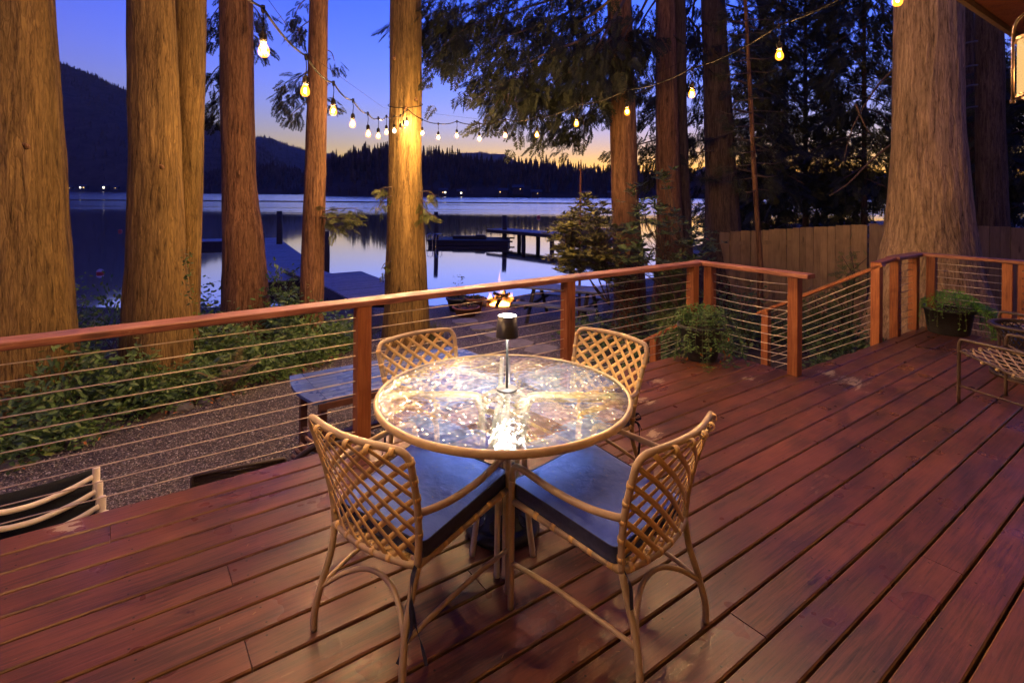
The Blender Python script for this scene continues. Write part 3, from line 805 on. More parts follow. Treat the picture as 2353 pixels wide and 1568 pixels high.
# dark mass on the right, several firs
IL = []
rr = random.Random(5)
for k in range(15):
    y0 = -60 + k*34; x0 = 1665 + k*1.8
    IL.append([(x0,y0-30),(x0+60,y0-12),(x0+115+rr.uniform(0,45),y0+28+rr.uniform(0,24))])
    if k % 2 == 0: IL.append([(x0-50,y0-30),(x0-75,y0),(x0-95+rr.uniform(-15,10),y0+35)])
crown(tI, dense(IL, 14.0, 1.0, 4), 900, 0.42, 14, M_CEDAR, 0.03, 0.45, 0.4, 0.35)
def dark_fir(label, x0, y0, y1, D, reach, seed, n, base):
    e = empty('fir_tree', label, 'tree', 'dark firs beyond the fence')
    trunk('trunk', [(y0-80,x0-2.5,x0+2.5),(y1,x0-6,x0+6),(base,x0-7,x0+7)], D, M_BARKD, e, ground_z(at(x0,450,D).x, D), seed=seed, segs=20, dz=.3)
    r = random.Random(seed); L = []
    k = int((y1-y0)/26)
    for i in range(k):
        y = y0 + (y1-y0)*i/k
        for s in (-1,1):
            q = reach*r.uniform(.7,1.15)
            L.append([(x0,y-18),(x0+s*q*.5,y+r.uniform(-8,6)),(x0+s*q,y+r.uniform(14,40))])
    crown(e, dense(L, D, 1.2, seed), int(n*1.9), 0.027*D, seed, M_FIRF, .02, .5, .036*D, .034*D)
dark_fir('dark fir filling the gap right of the pine sapling', 1850, -60, 500, 17.0, 105, 21, 950, 540)
dark_fir('dark fir left beside the massive trunk', 1985, -80, 480, 15.5, 110, 22, 1150, 540)
dark_fir('dark fir behind the pine sapling', 1745, 60, 520, 19.0, 70, 23, 480, 540)
dark_fir('dark fir right of the massive trunk', 2225, 100, 500, 18.0, 120, 24, 900, 540)
dark_fir('dark fir at the far right edge under the roof', 2370, 120, 500, 15.0, 110, 25, 900, 540)
dark_fir('low fir at the water gap between fence and black trunk', 1800, 380, 560, 22.0, 150, 26, 520, 560)
# pine sapling: needle tufts on whorled branches
JL = []
for k in range(15):
    y0 = 20 + k*30; x0 = 1711+ (y0)*0.056; q = 55 + 25*math.sin(k*1.7)
    JL.append([(x0,y0-6),(x0+q*.6,y0-4),(x0+q,y0-10+8*math.sin(k))])
    JL.append([(x0,y0-2),(x0-q*.6,y0+2),(x0-q*.95,y0-4+8*math.cos(k))])
crown(tJ, dense(JL, 10.6, .35, 6), 460, 0.16, 31, M_PINE, .008, .0, .14, .12, TUFT, taper0=.3)
IL2 = [[(1690,300),(1640,318),(1600,322),(1580,318)], [(1690,395),(1645,408),(1600,408),(1575,398)], [(1640,345),(1600,352),(1585,360)]]
crown(tI, dense(IL2, 12.9, .15, 8), 90, 0.20, 32, M_PINE, .015, .0, .10, .06, TUFT, name='crown', taper0=.15)
# sprays around the left trunks
crown(tD, dense([[(540,-20),(500,20),(478,60)],[(540,40),(505,70),(482,90)],[(545,130),(500,155),(478,185)],[(540,190),(500,210),(482,250)],[(545,225),(505,250),(490,275)],[(560,-10),(590,25),(600,45)],[(560,60),(590,90),(598,110)]], 9.9, .1, 5), 150, 0.26, 33, M_CEDAR, .010, .8, .16, .22)
crown(tE, dense([[(725,-20),(690,10),(676,40)],[(725,40),(695,60),(680,82)],[(725,150),(680,185),(640,225)],[(725,190),(680,215),(645,250)],[(725,215),(685,250),(660,270)],[(725,160),(690,175),(655,190)],[(735,110),(760,120),(768,140)],[(735,220),(758,232),(765,250)]], 9.3, .12, 7), 170, 0.24, 34, M_CEDAR, .009, .55, .15, .15)
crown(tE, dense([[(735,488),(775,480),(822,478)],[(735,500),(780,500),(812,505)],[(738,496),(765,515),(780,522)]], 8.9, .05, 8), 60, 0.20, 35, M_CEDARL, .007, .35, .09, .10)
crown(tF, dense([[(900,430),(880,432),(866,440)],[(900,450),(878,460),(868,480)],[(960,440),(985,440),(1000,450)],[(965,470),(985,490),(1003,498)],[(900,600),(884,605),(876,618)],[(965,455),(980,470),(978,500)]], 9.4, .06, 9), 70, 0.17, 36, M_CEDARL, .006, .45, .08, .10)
# two bare twigs under the cedar boughs and the dead branch left of the massive trunk
a = MB()
for L in ([(2062,150),(2010,205),(1960,290),(1935,380)], [(2062,320),(2000,370),(1950,420),(1905,450)], [(1965,240),(1985,285),(2000,310)]):
    P = limb_pts([(x, y, 8.9) for x, y in L], 6); a.tube(P, [.022*(1-.8*i/len(P)) for i in range(len(P))], 6)
a.obj('dead_branch', M_TWIG, tK, True)
a = MB()
for k, yy in enumerate((95, 150, 195, 245)):
    P = limb_pts([(2198,yy+18,11.0),(2220,yy+4,11.2),(2245,yy,11.6)], 5); a.tube(P, .018, 6)
a.obj('bare_branch', M_TWIG, tL, True)
# ================================================================== deck, stairs, railings, fence, house
def deck_edge_wear(mat):
    """pale bare wood along the worn plank edges (local y = across the board)"""
    t = mat.node_tree; g = N(t); b = t.nodes['Principled BSDF']
    src = b.inputs['Base Color'].links[0].from_socket
    tc = g.node('ShaderNodeTexCoord'); sp = g.node('ShaderNodeSeparateXYZ'); g.link(tc.outputs['Object'], sp.inputs[0])
    e = g.math('ABSOLUTE', sp.outputs[1])
    m1 = g.ramp(g.math('MULTIPLY', e, 6.0), [(0.400,(0,0,0)), (0.432,(1,1,1))])
    nz = g.noise(g.coord('Object', scale=(3,60,20)), 2.0, 4, 0.7)
    m2 = g.ramp(nz, [(0.40,(0,0,0)), (0.55,(1,1,1))])
    g.link(g.mix(g.math('MULTIPLY', g.math('MULTIPLY', m1, m2), 0.55), src, (0.32,0.20,0.055)), b.inputs['Base Color'])
deck_edge_wear(M_DECK)
def deck_bare_patches(mat, spots):
    """places where the stain has flaked off to bare wood"""
    t = mat.node_tree; g = N(t); b = t.nodes['Principled BSDF']
    src = b.inputs['Base Color'].links[0].from_socket
    pos = g.node('ShaderNodeNewGeometry').outputs['Position']; acc = None
    for (u, w_, r_) in spots:
        q = dk(u, w_, 0); d = g.node('ShaderNodeVectorMath', operation='DISTANCE'); g.link(pos, d.inputs[0]); d.inputs[1].default_value = q
        f = g.math('SUBTRACT', 1.0, g.math('DIVIDE', d.outputs['Value'], r_), True)
        acc = f if acc is None else g.math('MAXIMUM', acc, f)
    mp = g.node('ShaderNodeMapping'); g.link(pos, mp.inputs[0]); mp.inputs['Rotation'].default_value = (0,0,R(-36)); 
    mp2 = g.node('ShaderNodeMapping'); g.link(mp.outputs[0], mp2.inputs[0]); mp2.inputs['Scale'].default_value = (7,22,7)
    nz = g.noise(mp2.outputs[0], 1.0, 6, .72, .5)
    k = g.ramp(g.math('ADD', nz, g.math('MULTIPLY', acc, .27)), [(0.70,(0,0,0)), (0.74,(1,1,1))])
    g.link(g.mix(g.math('MULTIPLY', k, .85), src, (0.40,0.31,0.20)), b.inputs['Base Color'])
deck_bare_patches(M_DECK, [(5.09,1.99,.34),(5.16,2.22,.26),(4.45,2.55,.16),(3.75,3.0,.17),(3.3,2.75,.16),(2.9,2.35,.15),(-.2,3.30,.14)])

deck = empty('deck', 'red stained plank deck in the foreground', kind='structure', rz=R(36))
PITCH, GAP = 0.157, 0.011
W_EDGE, W_NOTCH, U_NOTCH = 3.372, 2.395, 4.935
joints = {1:[-0.033], 5:[0.376], 7:[4.135], 8:[0.365,3.9], 9:[1.202], 12:[3.299], 3:[2.6], 4:[-1.3], 11:[5.6], 14:[1.9], 10:[6.2], 15:[4.4], 17:[0.9], 6:[3.3], 13:[-0.6], 16:[2.9]}
plank_rows = []
for k in range(32):
    w1 = W_EDGE - k*PITCH; w0 = w1 - PITCH + GAP
    if w0 > W_NOTCH: spans = [(-3.4, U_NOTCH-0.002*(k % 3), w0, w1)]
    elif w1 > W_NOTCH: spans = [(-3.4, U_NOTCH, w0, w1), (U_NOTCH+.003, 8.0, w0, W_NOTCH)]
    else: spans = [(-3.4, 8.0, w0, w1)]
    for (u0, u1, a0, a1) in spans:
        cuts = [u0] + [j for j in joints.get(k, []) if u0+.2 < j < u1-.2] + [u1]
        for c0, c1 in zip(cuts, cuts[1:]):
            b = MB(); L = (c1-c0)/2 - 0.0015; h = (a1-a0)/2
            b.bbox((-L,-h,-0.038), (L,h,0.0), 0.005)
            o = b.obj('plank', M_DECK, deck)
            o.location = ((c0+c1)/2, (a0+a1)/2, random.uniform(-.0018,0.0))
            o.rotation_euler = (R(random.uniform(-.35,.35)), 0, R(random.uniform(-.03,.03)))
b = MB(); b.box((-3.4,W_EDGE-.06,-.26),(U_NOTCH-.03,W_EDGE-.02,-.045)); b.box((U_NOTCH+.0,W_NOTCH-.06,-.26),(8.0,W_NOTCH-.02,-.045))
b.obj('rim_joist', M_DECK, deck)
M_JOIST = simple('dark joist', (0.05,0.028,0.018), 0.9, var=0.3)
for k in range(28):
    b = MB(); b.box((-.019,-1.7,-.235),(.019,W_EDGE-.07 if -3.2+k*.405 < U_NOTCH-.1 else W_NOTCH-.07,-.043))
    o = b.obj('joist', M_JOIST, deck); o.location = (-3.2+k*.405,0,0)
# nail and screw heads at the joints
M_NAIL = simple('rusty nail head', (0.02,0.013,0.011), 0.6, var=0.3)
b = MB()
for k in range(22):
    wc = W_EDGE - k*PITCH - PITCH/2
    for q in range(26):
        u = -3.2 + q*.405
        if wc > W_NOTCH and u > U_NOTCH: continue
        for dw in (-.045,.045):
            if random.random() < .75:
                c = (u+random.uniform(-.012,.012), wc+dw+random.uniform(-.006,.006), .0004)
                b.lathe([(0.0045,0.0006),(0.0001,0.0009)], 7, Matrix.Translation(c))
b.obj('nail_heads', M_NAIL, deck, kind='stuff')

# ---- stairs down to the gravel
stairs = empty('stairs', 'red stained steps dropping from the deck gap', kind='structure', rz=R(36))
for k in range(4):
    for q in range(2):
        b = MB(); b.bbox((4.965,-.066,-.038),(6.66,.066,0),.004); o = b.obj('tread', M_DECK, stairs)
        o.location = (0, W_NOTCH+.075+k*.28+q*.14, -.174*(k+1))
for u in (4.985, 6.64):
    b = MB(); b.add([(u-.019,W_NOTCH,-.25),(u-.019,W_NOTCH,-.46),(u-.019,W_NOTCH+1.25,-1.1),(u-.019,W_NOTCH+1.25,-.85),(u+.019,W_NOTCH,-.25),(u+.019,W_NOTCH,-.46),(u+.019,W_NOTCH+1.25,-1.1),(u+.019,W_NOTCH+1.25,-.85)],
          [(0,1,2,3),(7,6,5,4),(0,4,5,1),(1,5,6,2),(2,6,7,3),(3,7,4,0)]); b.obj('stringer', M_JOIST, stairs)

# ---- railings
RAIL_Z, CAP_T, CAP_W = 0.876, 0.038, 0.142
CZ = [0.08+0.0805*i for i in range(10)]
bolt = MB(); bolt.lathe([(0.0001,.014),(0.0045,.012),(0.0055,.004),(0.009,.002),(0.009,0.0)], 8)
BOLT = bolt.mesh('bolt', M_STEEL, True)
def post(parent, u, wv, z0=0.0, z1=RAIL_Z, bolts=None, s=.09):
    b = MB(); b.bbox((z0,-s/2,-s/2),(z1,s/2,s/2),.004, Matrix(((0,0,1,0),(0,1,0,0),(1,0,0,0),(0,0,0,1))))
    o = b.obj('post', M_POST, parent); o.location = (u, wv, 0)
    for ax in (bolts or ()):
        for z in CZ:
            if z < z0+.05 or z > z1-.03: continue
            if ax == '+w-': inst('bolt', BOLT, o, (0,-s/2,z), (PI/2,0,0))
            if ax == '-u': inst('bolt', BOLT, o, (-s/2,0,z), (0,-PI/2,0))
            if ax == '+u': inst('bolt', BOLT, o, (s/2,0,z), (0,PI/2,0))
    return o
def cap(parent, p0, p1, name='cap_rail', wd=CAP_W, th=CAP_T, mat=None):
    p0 = Vector(p0); p1 = Vector(p1); d = p1-p0; L = d.length
    b = MB(); b.bbox((-L/2,-wd/2,-th/2),(L/2,wd/2,th/2),.005)
    o = b.obj(name, mat or M_CAP, parent); o.location = (p0+p1)/2
    o.rotation_euler = d.to_track_quat('X','Z').to_euler()
    return o
def cable(parent, p0, p1, sag=0.0, r=0.0031):
    p0 = Vector(p0); p1 = Vector(p1); n = 9 if sag else 2
    b = MB(); b.tube([p0.lerp(p1, i/(n-1)) - Vector((0,0,sag*4*(i/(n-1))*(1-i/(n-1)))) for i in range(n)], r, 6)
    return b.obj('cable', M_CABLE, parent, True)
zc = RAIL_Z + CAP_T/2
rail1 = empty('deck_railing', 'long cedar railing with steel cables, on the lake side of the deck', 'railing', rz=R(36))
WR = 3.347
for u in (-2.35, -0.62, 1.255, 3.015, 4.715): post(rail1, u, WR)
cap(rail1, (-2.5,WR+.02,zc), (3.03,WR+.02,zc)); cap(rail1, (3.032,WR+.02,zc), (4.79,WR+.02,zc))
for z in CZ: cable(rail1, (-2.4,WR,z), (4.72,WR,z))
UR = 4.885
post(rail1, UR, 3.262); post(rail1, UR, 2.402, bolts=('+u',))
cap(rail1, (UR-.015,WR+.095,zc+.0015), (UR-.015,2.255,zc+.0015))
for i, z in enumerate(CZ): cable(rail1, (UR,3.26,z), (UR,2.40,z), sag=.012+.012*((i*7) % 5)/5)

rail2 = empty('deck_railing', 'cedar railing with handrail and cables at the far right corner of the deck', 'railing', rz=R(36))
for (u, wv, z0, bl) in ((6.735,2.425,-.18,('+u',)), (7.215,2.41,-.03,('+w-',)), (7.76,2.40,0,()), (7.905,2.265,0,()), (7.905,1.575,0,()), (7.905,1.445,0,('-u',)), (7.905,.2,0,()), (7.905,-1.2,0,())):
    post(rail2, u, wv, z0, RAIL_Z, bl)
cap(rail2, (7.10,2.40,zc), (7.83,2.40,zc)); cap(rail2, (7.905,2.475,zc+.0015), (7.905,-1.3,zc+.0015))
cap(rail2, (6.69,2.41,zc-.035), (7.105,2.405,zc-.001), wd=.09, mat=M_POST, name='handrail')
for i, z in enumerate(CZ):
    cable(rail2, (7.905,2.26,z), (7.905,1.58,z)); cable(rail2, (7.905,1.44,z), (7.905,-1.2,z)); cable(rail2, (7.22,2.41,z), (7.76,2.40,z))
# sloping stair rail, right side
post(rail2, 6.735, 3.675, -1.05, .115)
cap(rail2, (6.735,2.36,zc-.04), (6.735,3.79,.06), name='handrail', wd=.09, mat=M_POST)
for z in CZ: cable(rail2, (6.735,2.43,z+.0), (6.735,3.675,z-.735))
rail3 = empty('stair_handrail', 'short orange handrail going down behind the left planter', 'handrail', rz=R(36))
post(rail3, 4.9, 3.965, -1.0, -.02); post(rail3, 4.9, 3.47, -.9, .25, s=.08)
cap(rail3, (4.9,3.42,.325), (4.9,4.10,-.08), name='handrail', wd=.09, mat=M_POST)
for k in range(7): cable(rail3, (4.9,3.47,.2-.08*k), (4.9,3.965,-.10-.08*k))

# ---- fence of upright boards
def fence(label, p0, p1, zt0, zt1, zb, n, seed):
    r = random.Random(seed); e = empty('board_fence', label, 'fence', 'weathered board fence')
    p0 = Vector((*p0,0)); p1 = Vector((*p1,0)); d = (p1-p0); wd = d.length/n; ang = math.atan2(d.y, d.x)
    for i in range(n):
        t = (i+.5)/n; p = p0+d*t; zt = zt0+(zt1-zt0)*t + r.uniform(-.012,.012)
        b = MB(); b.bbox((-wd/2+.003,-.009,0),(wd/2-.003,.009,zt-zb),.002)
        o = b.obj('board', M_FENCE, e); o.location = (p.x, p.y, zb); o.rotation_euler = (R(r.uniform(-.6,.6)), 0, ang+R(r.uniform(-1.2,1.2)))
    for f in (.15,.85):
        b = MB(); q0 = p0.copy(); q0.z = zb+(zt0-zb)*f; q1 = p1.copy(); q1.z = zb+(zt1-zb)*f
        o = cap(e, q0+Vector((0,.035,0)), q1+Vector((0,.035,0)), 'fence_rail', .04, .09, M_FENCE)
    return e
fence('weathered upright board fence running left of the massive trunk', (4.95,13.4), (6.62,10.0), .66, 1.085, -1.1, 25, 1)
fence('darker stretch of board fence right of the massive trunk', (6.65,10.02), (10.6,9.0), 1.085, 1.06, -1.0, 26, 2)
# a rake leaning on the fence
e = empty('garden_rake', 'blue handled garden tool leaning on the fence right of the massive trunk', 'rake')
a = MB(); a.tube([(7.42,9.35,-.8),(7.50,9.66,.95)], .014, 8); a.obj('handle', simple('blue pole',(0.02,0.03,0.09),.5), e, True)
a = MB(); a.box((7.42,9.62,.95),(7.60,9.66,.99));
for q in range(7): a.tube([(7.43+q*.026,9.64,.99),(7.43+q*.026,9.62,1.06)], .004, 5)
a.obj('head', M_BLACK, e)

# ---- house eave over the deck
house = empty('house', 'porch eave with plywood ceiling at the top right corner', 'house', rz=R(36))
EW = 1.07
b = MB(); b.box((-6,EW-.03,2.80),(9.5,EW,3.02)); b.obj('fascia', simple('brown fascia',(0.10,0.055,0.03),.6,var=.2), house)
b = MB(); b.bbox((-6,EW-.22,2.83),(9.5,EW-.035,2.99),.006); b.obj('beam', M_POST, house)
for k in range(6):
    b = MB(); b.box((-1.295,-1.29,-.012),(1.295,1.29,0)); o = b.obj('ceiling_panel', M_CEIL, house); o.location = (-4.7+k*2.6, EW-.225-1.295, 2.93)
b = MB(); b.add([(-6.2,EW+.05,3.03),(9.7,EW+.05,3.03),(9.7,-3,4.4),(-6.2,-3,4.4),(-6.2,EW+.05,3.08),(9.7,EW+.05,3.08),(9.7,-3,4.45),(-6.2,-3,4.45)], [(0,1,2,3),(4,7,6,5),(0,4,5,1),(1,5,6,2),(2,6,7,3),(3,7,4,0)]); b.obj('roof', simple('dark shingle',(0.03,0.03,0.03),.9,var=.3), house)
b = MB(); b.box((-6,-1.75,-.9),(9.5,-1.6,2.915)); b.obj('wall', simple('brown siding',(0.16,0.10,0.06),.7,var=.2,stretch=(1,1,12)), house)
# ================================================================== lamps
WARM = (1.0, 0.555, 0.20)

def glow_glass(name, col, st):
    m = bpy.data.materials.new(name); m.use_nodes = True; t = m.node_tree; g = N(t)
    t.nodes.remove(t.nodes['Principled BSDF'])
    tr = g.node('ShaderNodeBsdfTransparent'); em = g.node('ShaderNodeEmission'); em.inputs[0].default_value = (*col,1); em.inputs[1].default_value = st
    ad = g.node('ShaderNodeAddShader'); g.link(tr.outputs[0], ad.inputs[0]); g.link(em.outputs[0], ad.inputs[1])
    g.link(ad.outputs[0], t.nodes['Material Output'].inputs[0]); m.cycles.emission_sampling = 'NONE'; return m
M_BULB = glow_glass('amber bulb glass', (1.0,0.27,0.015), 0.34)
M_BULBW = glow_glass('white bulb glass', (1.0,0.75,0.45), 0.35)
M_FIL = emit_mat('filament', WARM, 2300.0)
M_FILW = emit_mat('white filament', (1.0,0.72,0.42), 650.0)
def clear_glass():
    m = bpy.data.materials.new('clear bulb glass'); m.use_nodes = True; t = m.node_tree; g = N(t)
    t.nodes.remove(t.nodes['Principled BSDF'])
    tr = g.node('ShaderNodeBsdfTransparent'); gl = g.node('ShaderNodeBsdfGlossy'); gl.inputs['Roughness'].default_value = .08
    fr = g.node('ShaderNodeFresnel'); mx = g.node('ShaderNodeMixShader'); g.link(fr.outputs[0], mx.inputs[0]); g.link(tr.outputs[0], mx.inputs[1]); g.link(gl.outputs[0], mx.inputs[2])
    g.link(mx.outputs[0], t.nodes['Material Output'].inputs[0]); return m
M_CLEAR = clear_glass()
sk = MB(); sk.lathe([(.0045,0),(.0045,-.018),(.010,-.022),(.018,-.034),(.0205,-.048),(.0205,-.068),(.018,-.070),(.0175,-.082),(.0001,-.082)], 14)
SOCKET = sk.mesh('socket', M_RUBBER, True)
bl = MB(); bl.lathe([(.0001,-.078),(.012,-.082),(.018,-.094),(.027,-.114),(.0305,-.132),(.0275,-.150),(.017,-.162),(.0001,-.166)], 14)
fl = MB(); fl.lathe([(.0001,-.108),(.0075,-.114),(.0075,-.134),(.0001,-.140)], 6)
FILS = [fl.mesh('filament', mm) for mm in (M_FIL, M_FILW)] + [None]
BULBS = [bl.mesh('bulb', mm, True) for mm in (M_BULB, M_BULBW, M_CLEAR)]
cn = MB(); cn.lathe([(.0001,.016),(.011,.014),(.013,0),(.010,-.022),(.006,-.03),(.0001,-.03)], 10); CONN = cn.mesh('connector', M_RUBBER, True)

def strand(label, pts, kinds, ends, guide):
    """pts: cord points with a lamp under each; ends: extra cord points (before, after)"""
    e = empty('string_light', label, 'string lights', 'string lights over the deck')
    path = [Vector(p) for p in ends[0]] + [Vector(p) for p in pts] + [Vector(p) for p in ends[1]]
    full = []
    for i in range(len(path)-1):
        a, b = path[i], path[i+1]
        for k in range(8):
            t = k/8; p = a.lerp(b, t); p.z -= .04*4*t*(1-t)*min(1,(b-a).length/.8); full.append(p)
    full.append(path[-1])
    m = MB(); m.tube(full, .007, 6); m.obj('cord', M_RUBBER, e, True)
    m = MB(); m.tube([Vector(p) for p in guide], .0016, 5); m.obj('guide_wire', M_RUBBER, e, True)
    for i, (p, kd) in enumerate(zip(pts, kinds)):
        p = Vector(p); c = inst('connector', CONN, e, p)
        m = MB(); m.tube([p+Vector((0,0,-.025)), p+Vector((.004,0,-.07)), p+Vector((0,0,-.112))], .0035, 6); m.obj('drop_wire', M_RUBBER, e, True)
        s = inst('socket', SOCKET, e, p+Vector((0,0,-.11)), (0,R((i*37) % 7-3),i))
        q = inst('bulb', BULBS[kd], s)
        if FILS[kd]: inst('filament', FILS[kd], s)
TIE = at(934,249,9.33)
LP = [at(604,18.5,2.98), at(703,129,3.64), at(766,190,4.45), at(811,230,5.3), at(845,260,6.1), at(869,270.5,6.9), at(887.5,266.5,7.7), at(905,266,8.4), at(920,264.5,8.75), at(927,258,9.05), at(935,252,9.3)]
LK = [0,0,0,0,0,0,0,1,2,2,1]
pre = [Vector((-1.34,.34,2.92)), Vector((-1.345,.62,2.86)), Vector((-1.36,1.40,2.76)), Vector((-1.385,2.2,2.68))]
strand('left string of amber bulbs running from above the table out to the tied trunk', pre[1:] + LP, [0,0,0]+LK, ([pre[0]], [TIE]),
       [pre[0]+Vector((0,0,.05)), at(609,-10,2.98), at(705,122,3.64), at(880,247,7.0), at(892,250,9.3)])
RP = [at(969.6,274.6,9.2), at(1006.6,284,9.0), at(1049.4,278.6,8.65), at(1100.5,284,8.2), at(1161,273.8,7.75), at(1233.6,269.3,7.15), at(1325,239.4,6.5), at(1440,206.4,5.75), at(1589.7,157,4.95), at(1790,58,4.2), at(2061,-84,3.45)]
strand('right string of amber bulbs rising from the tied trunk to the porch roof', RP, [0]*len(RP), ([TIE], [Vector((2.95,3.05,2.93))]),
       [at(968,258,9.2), at(1100,274,8.2), at(1234,258,7.15), at(1440,198,5.75), at(1790,45,4.2), Vector((2.95,3.08,2.98))])
# the rope round the trunk that carries both strings
m = MB(); ang = np.linspace(0, 2*PI, 40, endpoint=False); cx = at(931,245,9.7).x
m.tube([(cx+.305*math.sin(t), 9.7-.305*math.cos(t), TIE.z+.02+.10*(1-math.cos(t))) for t in ang], .007, 6, closed=True)
o = m.obj('tie_rope', M_RUBBER, None, True); tag(o, 'dark rope looped round the bright lit trunk to hold the strings', 'rope')

# lanterns under the porch ceiling
M_LGLASS = glow_glass('glowing cream lantern glass', (1.0,0.62,0.24), 0.105)
M_LGLASS.node_tree.nodes['Transparent BSDF'].inputs[0].default_value = (.34,.27,.17,1)
M_LBULB = emit_mat('lantern bulb', (1.0,0.66,0.34), 55.0)
M_LMETAL = simple('bronze lantern metal', (0.20,0.13,0.085), 0.4, metal=0.7, var=0.2)
def lantern(u, wv, label):
    p = dk(u, wv, 2.105); e = empty('lantern', label, 'lantern', 'porch lanterns', p)
    a = MB(); a.lathe([(.112,.0),(.122,.0),(.122,.27),(.112,.27)], 40); a.obj('shade', M_LGLASS, e, True)
    for z in (-.012, .272):
        a = MB(); a.lathe([(.106,z),(.134,z),(.134,z+.016),(.106,z+.016),(.106,z)], 40); a.obj('ring', M_LMETAL, e)
    for k in range(3):
        t = 2.62 + k*2*PI/3; c, s = math.cos(t), math.sin(t)
        a = MB(); a.tube([(.14*c,.14*s,-.035),(.14*c,.14*s,.30)], .0065, 8); a.obj('rod', M_LMETAL, e, True)
        a = MB(); a.tube(catmull([(.14*c,.14*s,.30),(.125*c,.125*s,.37),(.07*c,.07*s,.42),(0,0,.435)],5), .0065, 8); a.obj('bail', M_LMETAL, e, True)
        a = MB(); a.lathe([(.0001,-.02),(.011,-.018),(.011,.0),(.0001,.002)], 10, Matrix.Translation((.14*c,.14*s,-.02))); a.obj('knob', M_LMETAL, e, True)
    a = MB(); a.tube([(0,0,.43),(0,0,.80)], .008, 8); a.lathe([(.0001,.79),(.06,.79),(.06,.824),(.0001,.824)], 20); a.obj('stem', M_LMETAL, e, True)
    a = MB(); a.lathe([(.0001,.04),(.02,.05),(.034,.085),(.034,.11),(.016,.15),(.0001,.155)], 14); a.obj('bulb', M_LBULB, e, True)
lantern(3.645, .575, 'glowing cream glass lantern cut by the right edge under the eave')
lantern(.2, -.55, 'glowing cream glass lantern above the photographer under the eave')
lantern(-2.6, -.1, 'glowing cream glass lantern out of view at the left end of the eave')
# ================================================================== table, chairs, cushions, lamp
TX, TY = -0.031, 2.40
TR = 0.5627
def nubbly_glass():
    m = bpy.data.materials.new('hammered table glass'); m.use_nodes = True; t = m.node_tree; g = N(t)
    t.nodes.remove(t.nodes['Principled BSDF'])
    v = g.coord('Object')
    wob = g.node('ShaderNodeTexNoise'); g.link(v, wob.inputs['Vector']); wob.inputs['Scale'].default_value = 30.0
    vv = g.node('ShaderNodeVectorMath', operation='MULTIPLY_ADD'); g.link(wob.outputs['Color'], vv.inputs[0]); vv.inputs[1].default_value = (.012,.012,0); g.link(v, vv.inputs[2])
    vo = g.node('ShaderNodeTexVoronoi', feature='SMOOTH_F1'); g.link(vv.outputs[0], vo.inputs['Vector']); vo.inputs['Scale'].default_value = 40.0; vo.inputs['Smoothness'].default_value = 0.6
    nz = g.noise(v, 70.0, 2, 0.5)
    h = g.math('ADD', vo.outputs['Distance'], g.math('MULTIPLY', nz, 0.35))
    bm = g.bump(h, 0.8, 0.0042)
    tr = g.node('ShaderNodeBsdfTransparent'); tr.inputs[0].default_value = (.92,.94,.95,1)
    rf = g.node('ShaderNodeBsdfRefraction'); rf.inputs['IOR'].default_value = 1.22; rf.inputs['Roughness'].default_value = .26; rf.inputs[0].default_value = (.95,.96,.97,1); g.link(bm, rf.inputs['Normal'])
    gl = g.node('ShaderNodeBsdfGlossy'); gl.inputs['Roughness'].default_value = .08; g.link(bm, gl.inputs['Normal']); gl.inputs[0].default_value = (1,1,1,1)
    df = g.node('ShaderNodeBsdfDiffuse'); df.inputs[0].default_value = (.50,.58,.70,1); g.link(bm, df.inputs['Normal'])
    pat = g.ramp(vo.outputs['Distance'], [(0.22,(1,1,1)), (0.62,(.68,.71,.76))])     # pebble shading put into the tint, darker towards the dimple edges
    g.link(pat, rf.inputs[0]); g.link(g.mix(1.0, pat, (.94,.96,.98), 'MULTIPLY'), tr.inputs[0])
    m1 = g.node('ShaderNodeMixShader'); m1.inputs[0].default_value = 0.66; g.link(tr.outputs[0], m1.inputs[1]); g.link(rf.outputs[0], m1.inputs[2])
    m2 = g.node('ShaderNodeMixShader'); m2.inputs[0].default_value = 0.035; g.link(m1.outputs[0], m2.inputs[1]); g.link(df.outputs[0], m2.inputs[2])
    fr = g.node('ShaderNodeFresnel'); fr.inputs['IOR'].default_value = 1.5; g.link(bm, fr.inputs['Normal'])
    fac = g.math('ADD', g.math('MULTIPLY', fr.outputs[0], 1.15), 0.04, True)
    m3 = g.node('ShaderNodeMixShader'); g.link(fac, m3.inputs[0]); g.link(m2.outputs[0], m3.inputs[1]); g.link(gl.outputs[0], m3.inputs[2])
    g.link(m3.outputs[0], t.nodes['Material Output'].inputs[0])
    return m
M_GLASS = nubbly_glass()
m_plain = bpy.data.materials.new('glass underside'); m_plain.use_nodes = True; _t = m_plain.node_tree; _t.nodes.remove(_t.nodes['Principled BSDF'])
_tr = _t.nodes.new('ShaderNodeBsdfTransparent'); _tr.inputs[0].default_value = (.96,.97,.98,1); _t.links.new(_tr.outputs[0], _t.nodes['Material Output'].inputs[0])

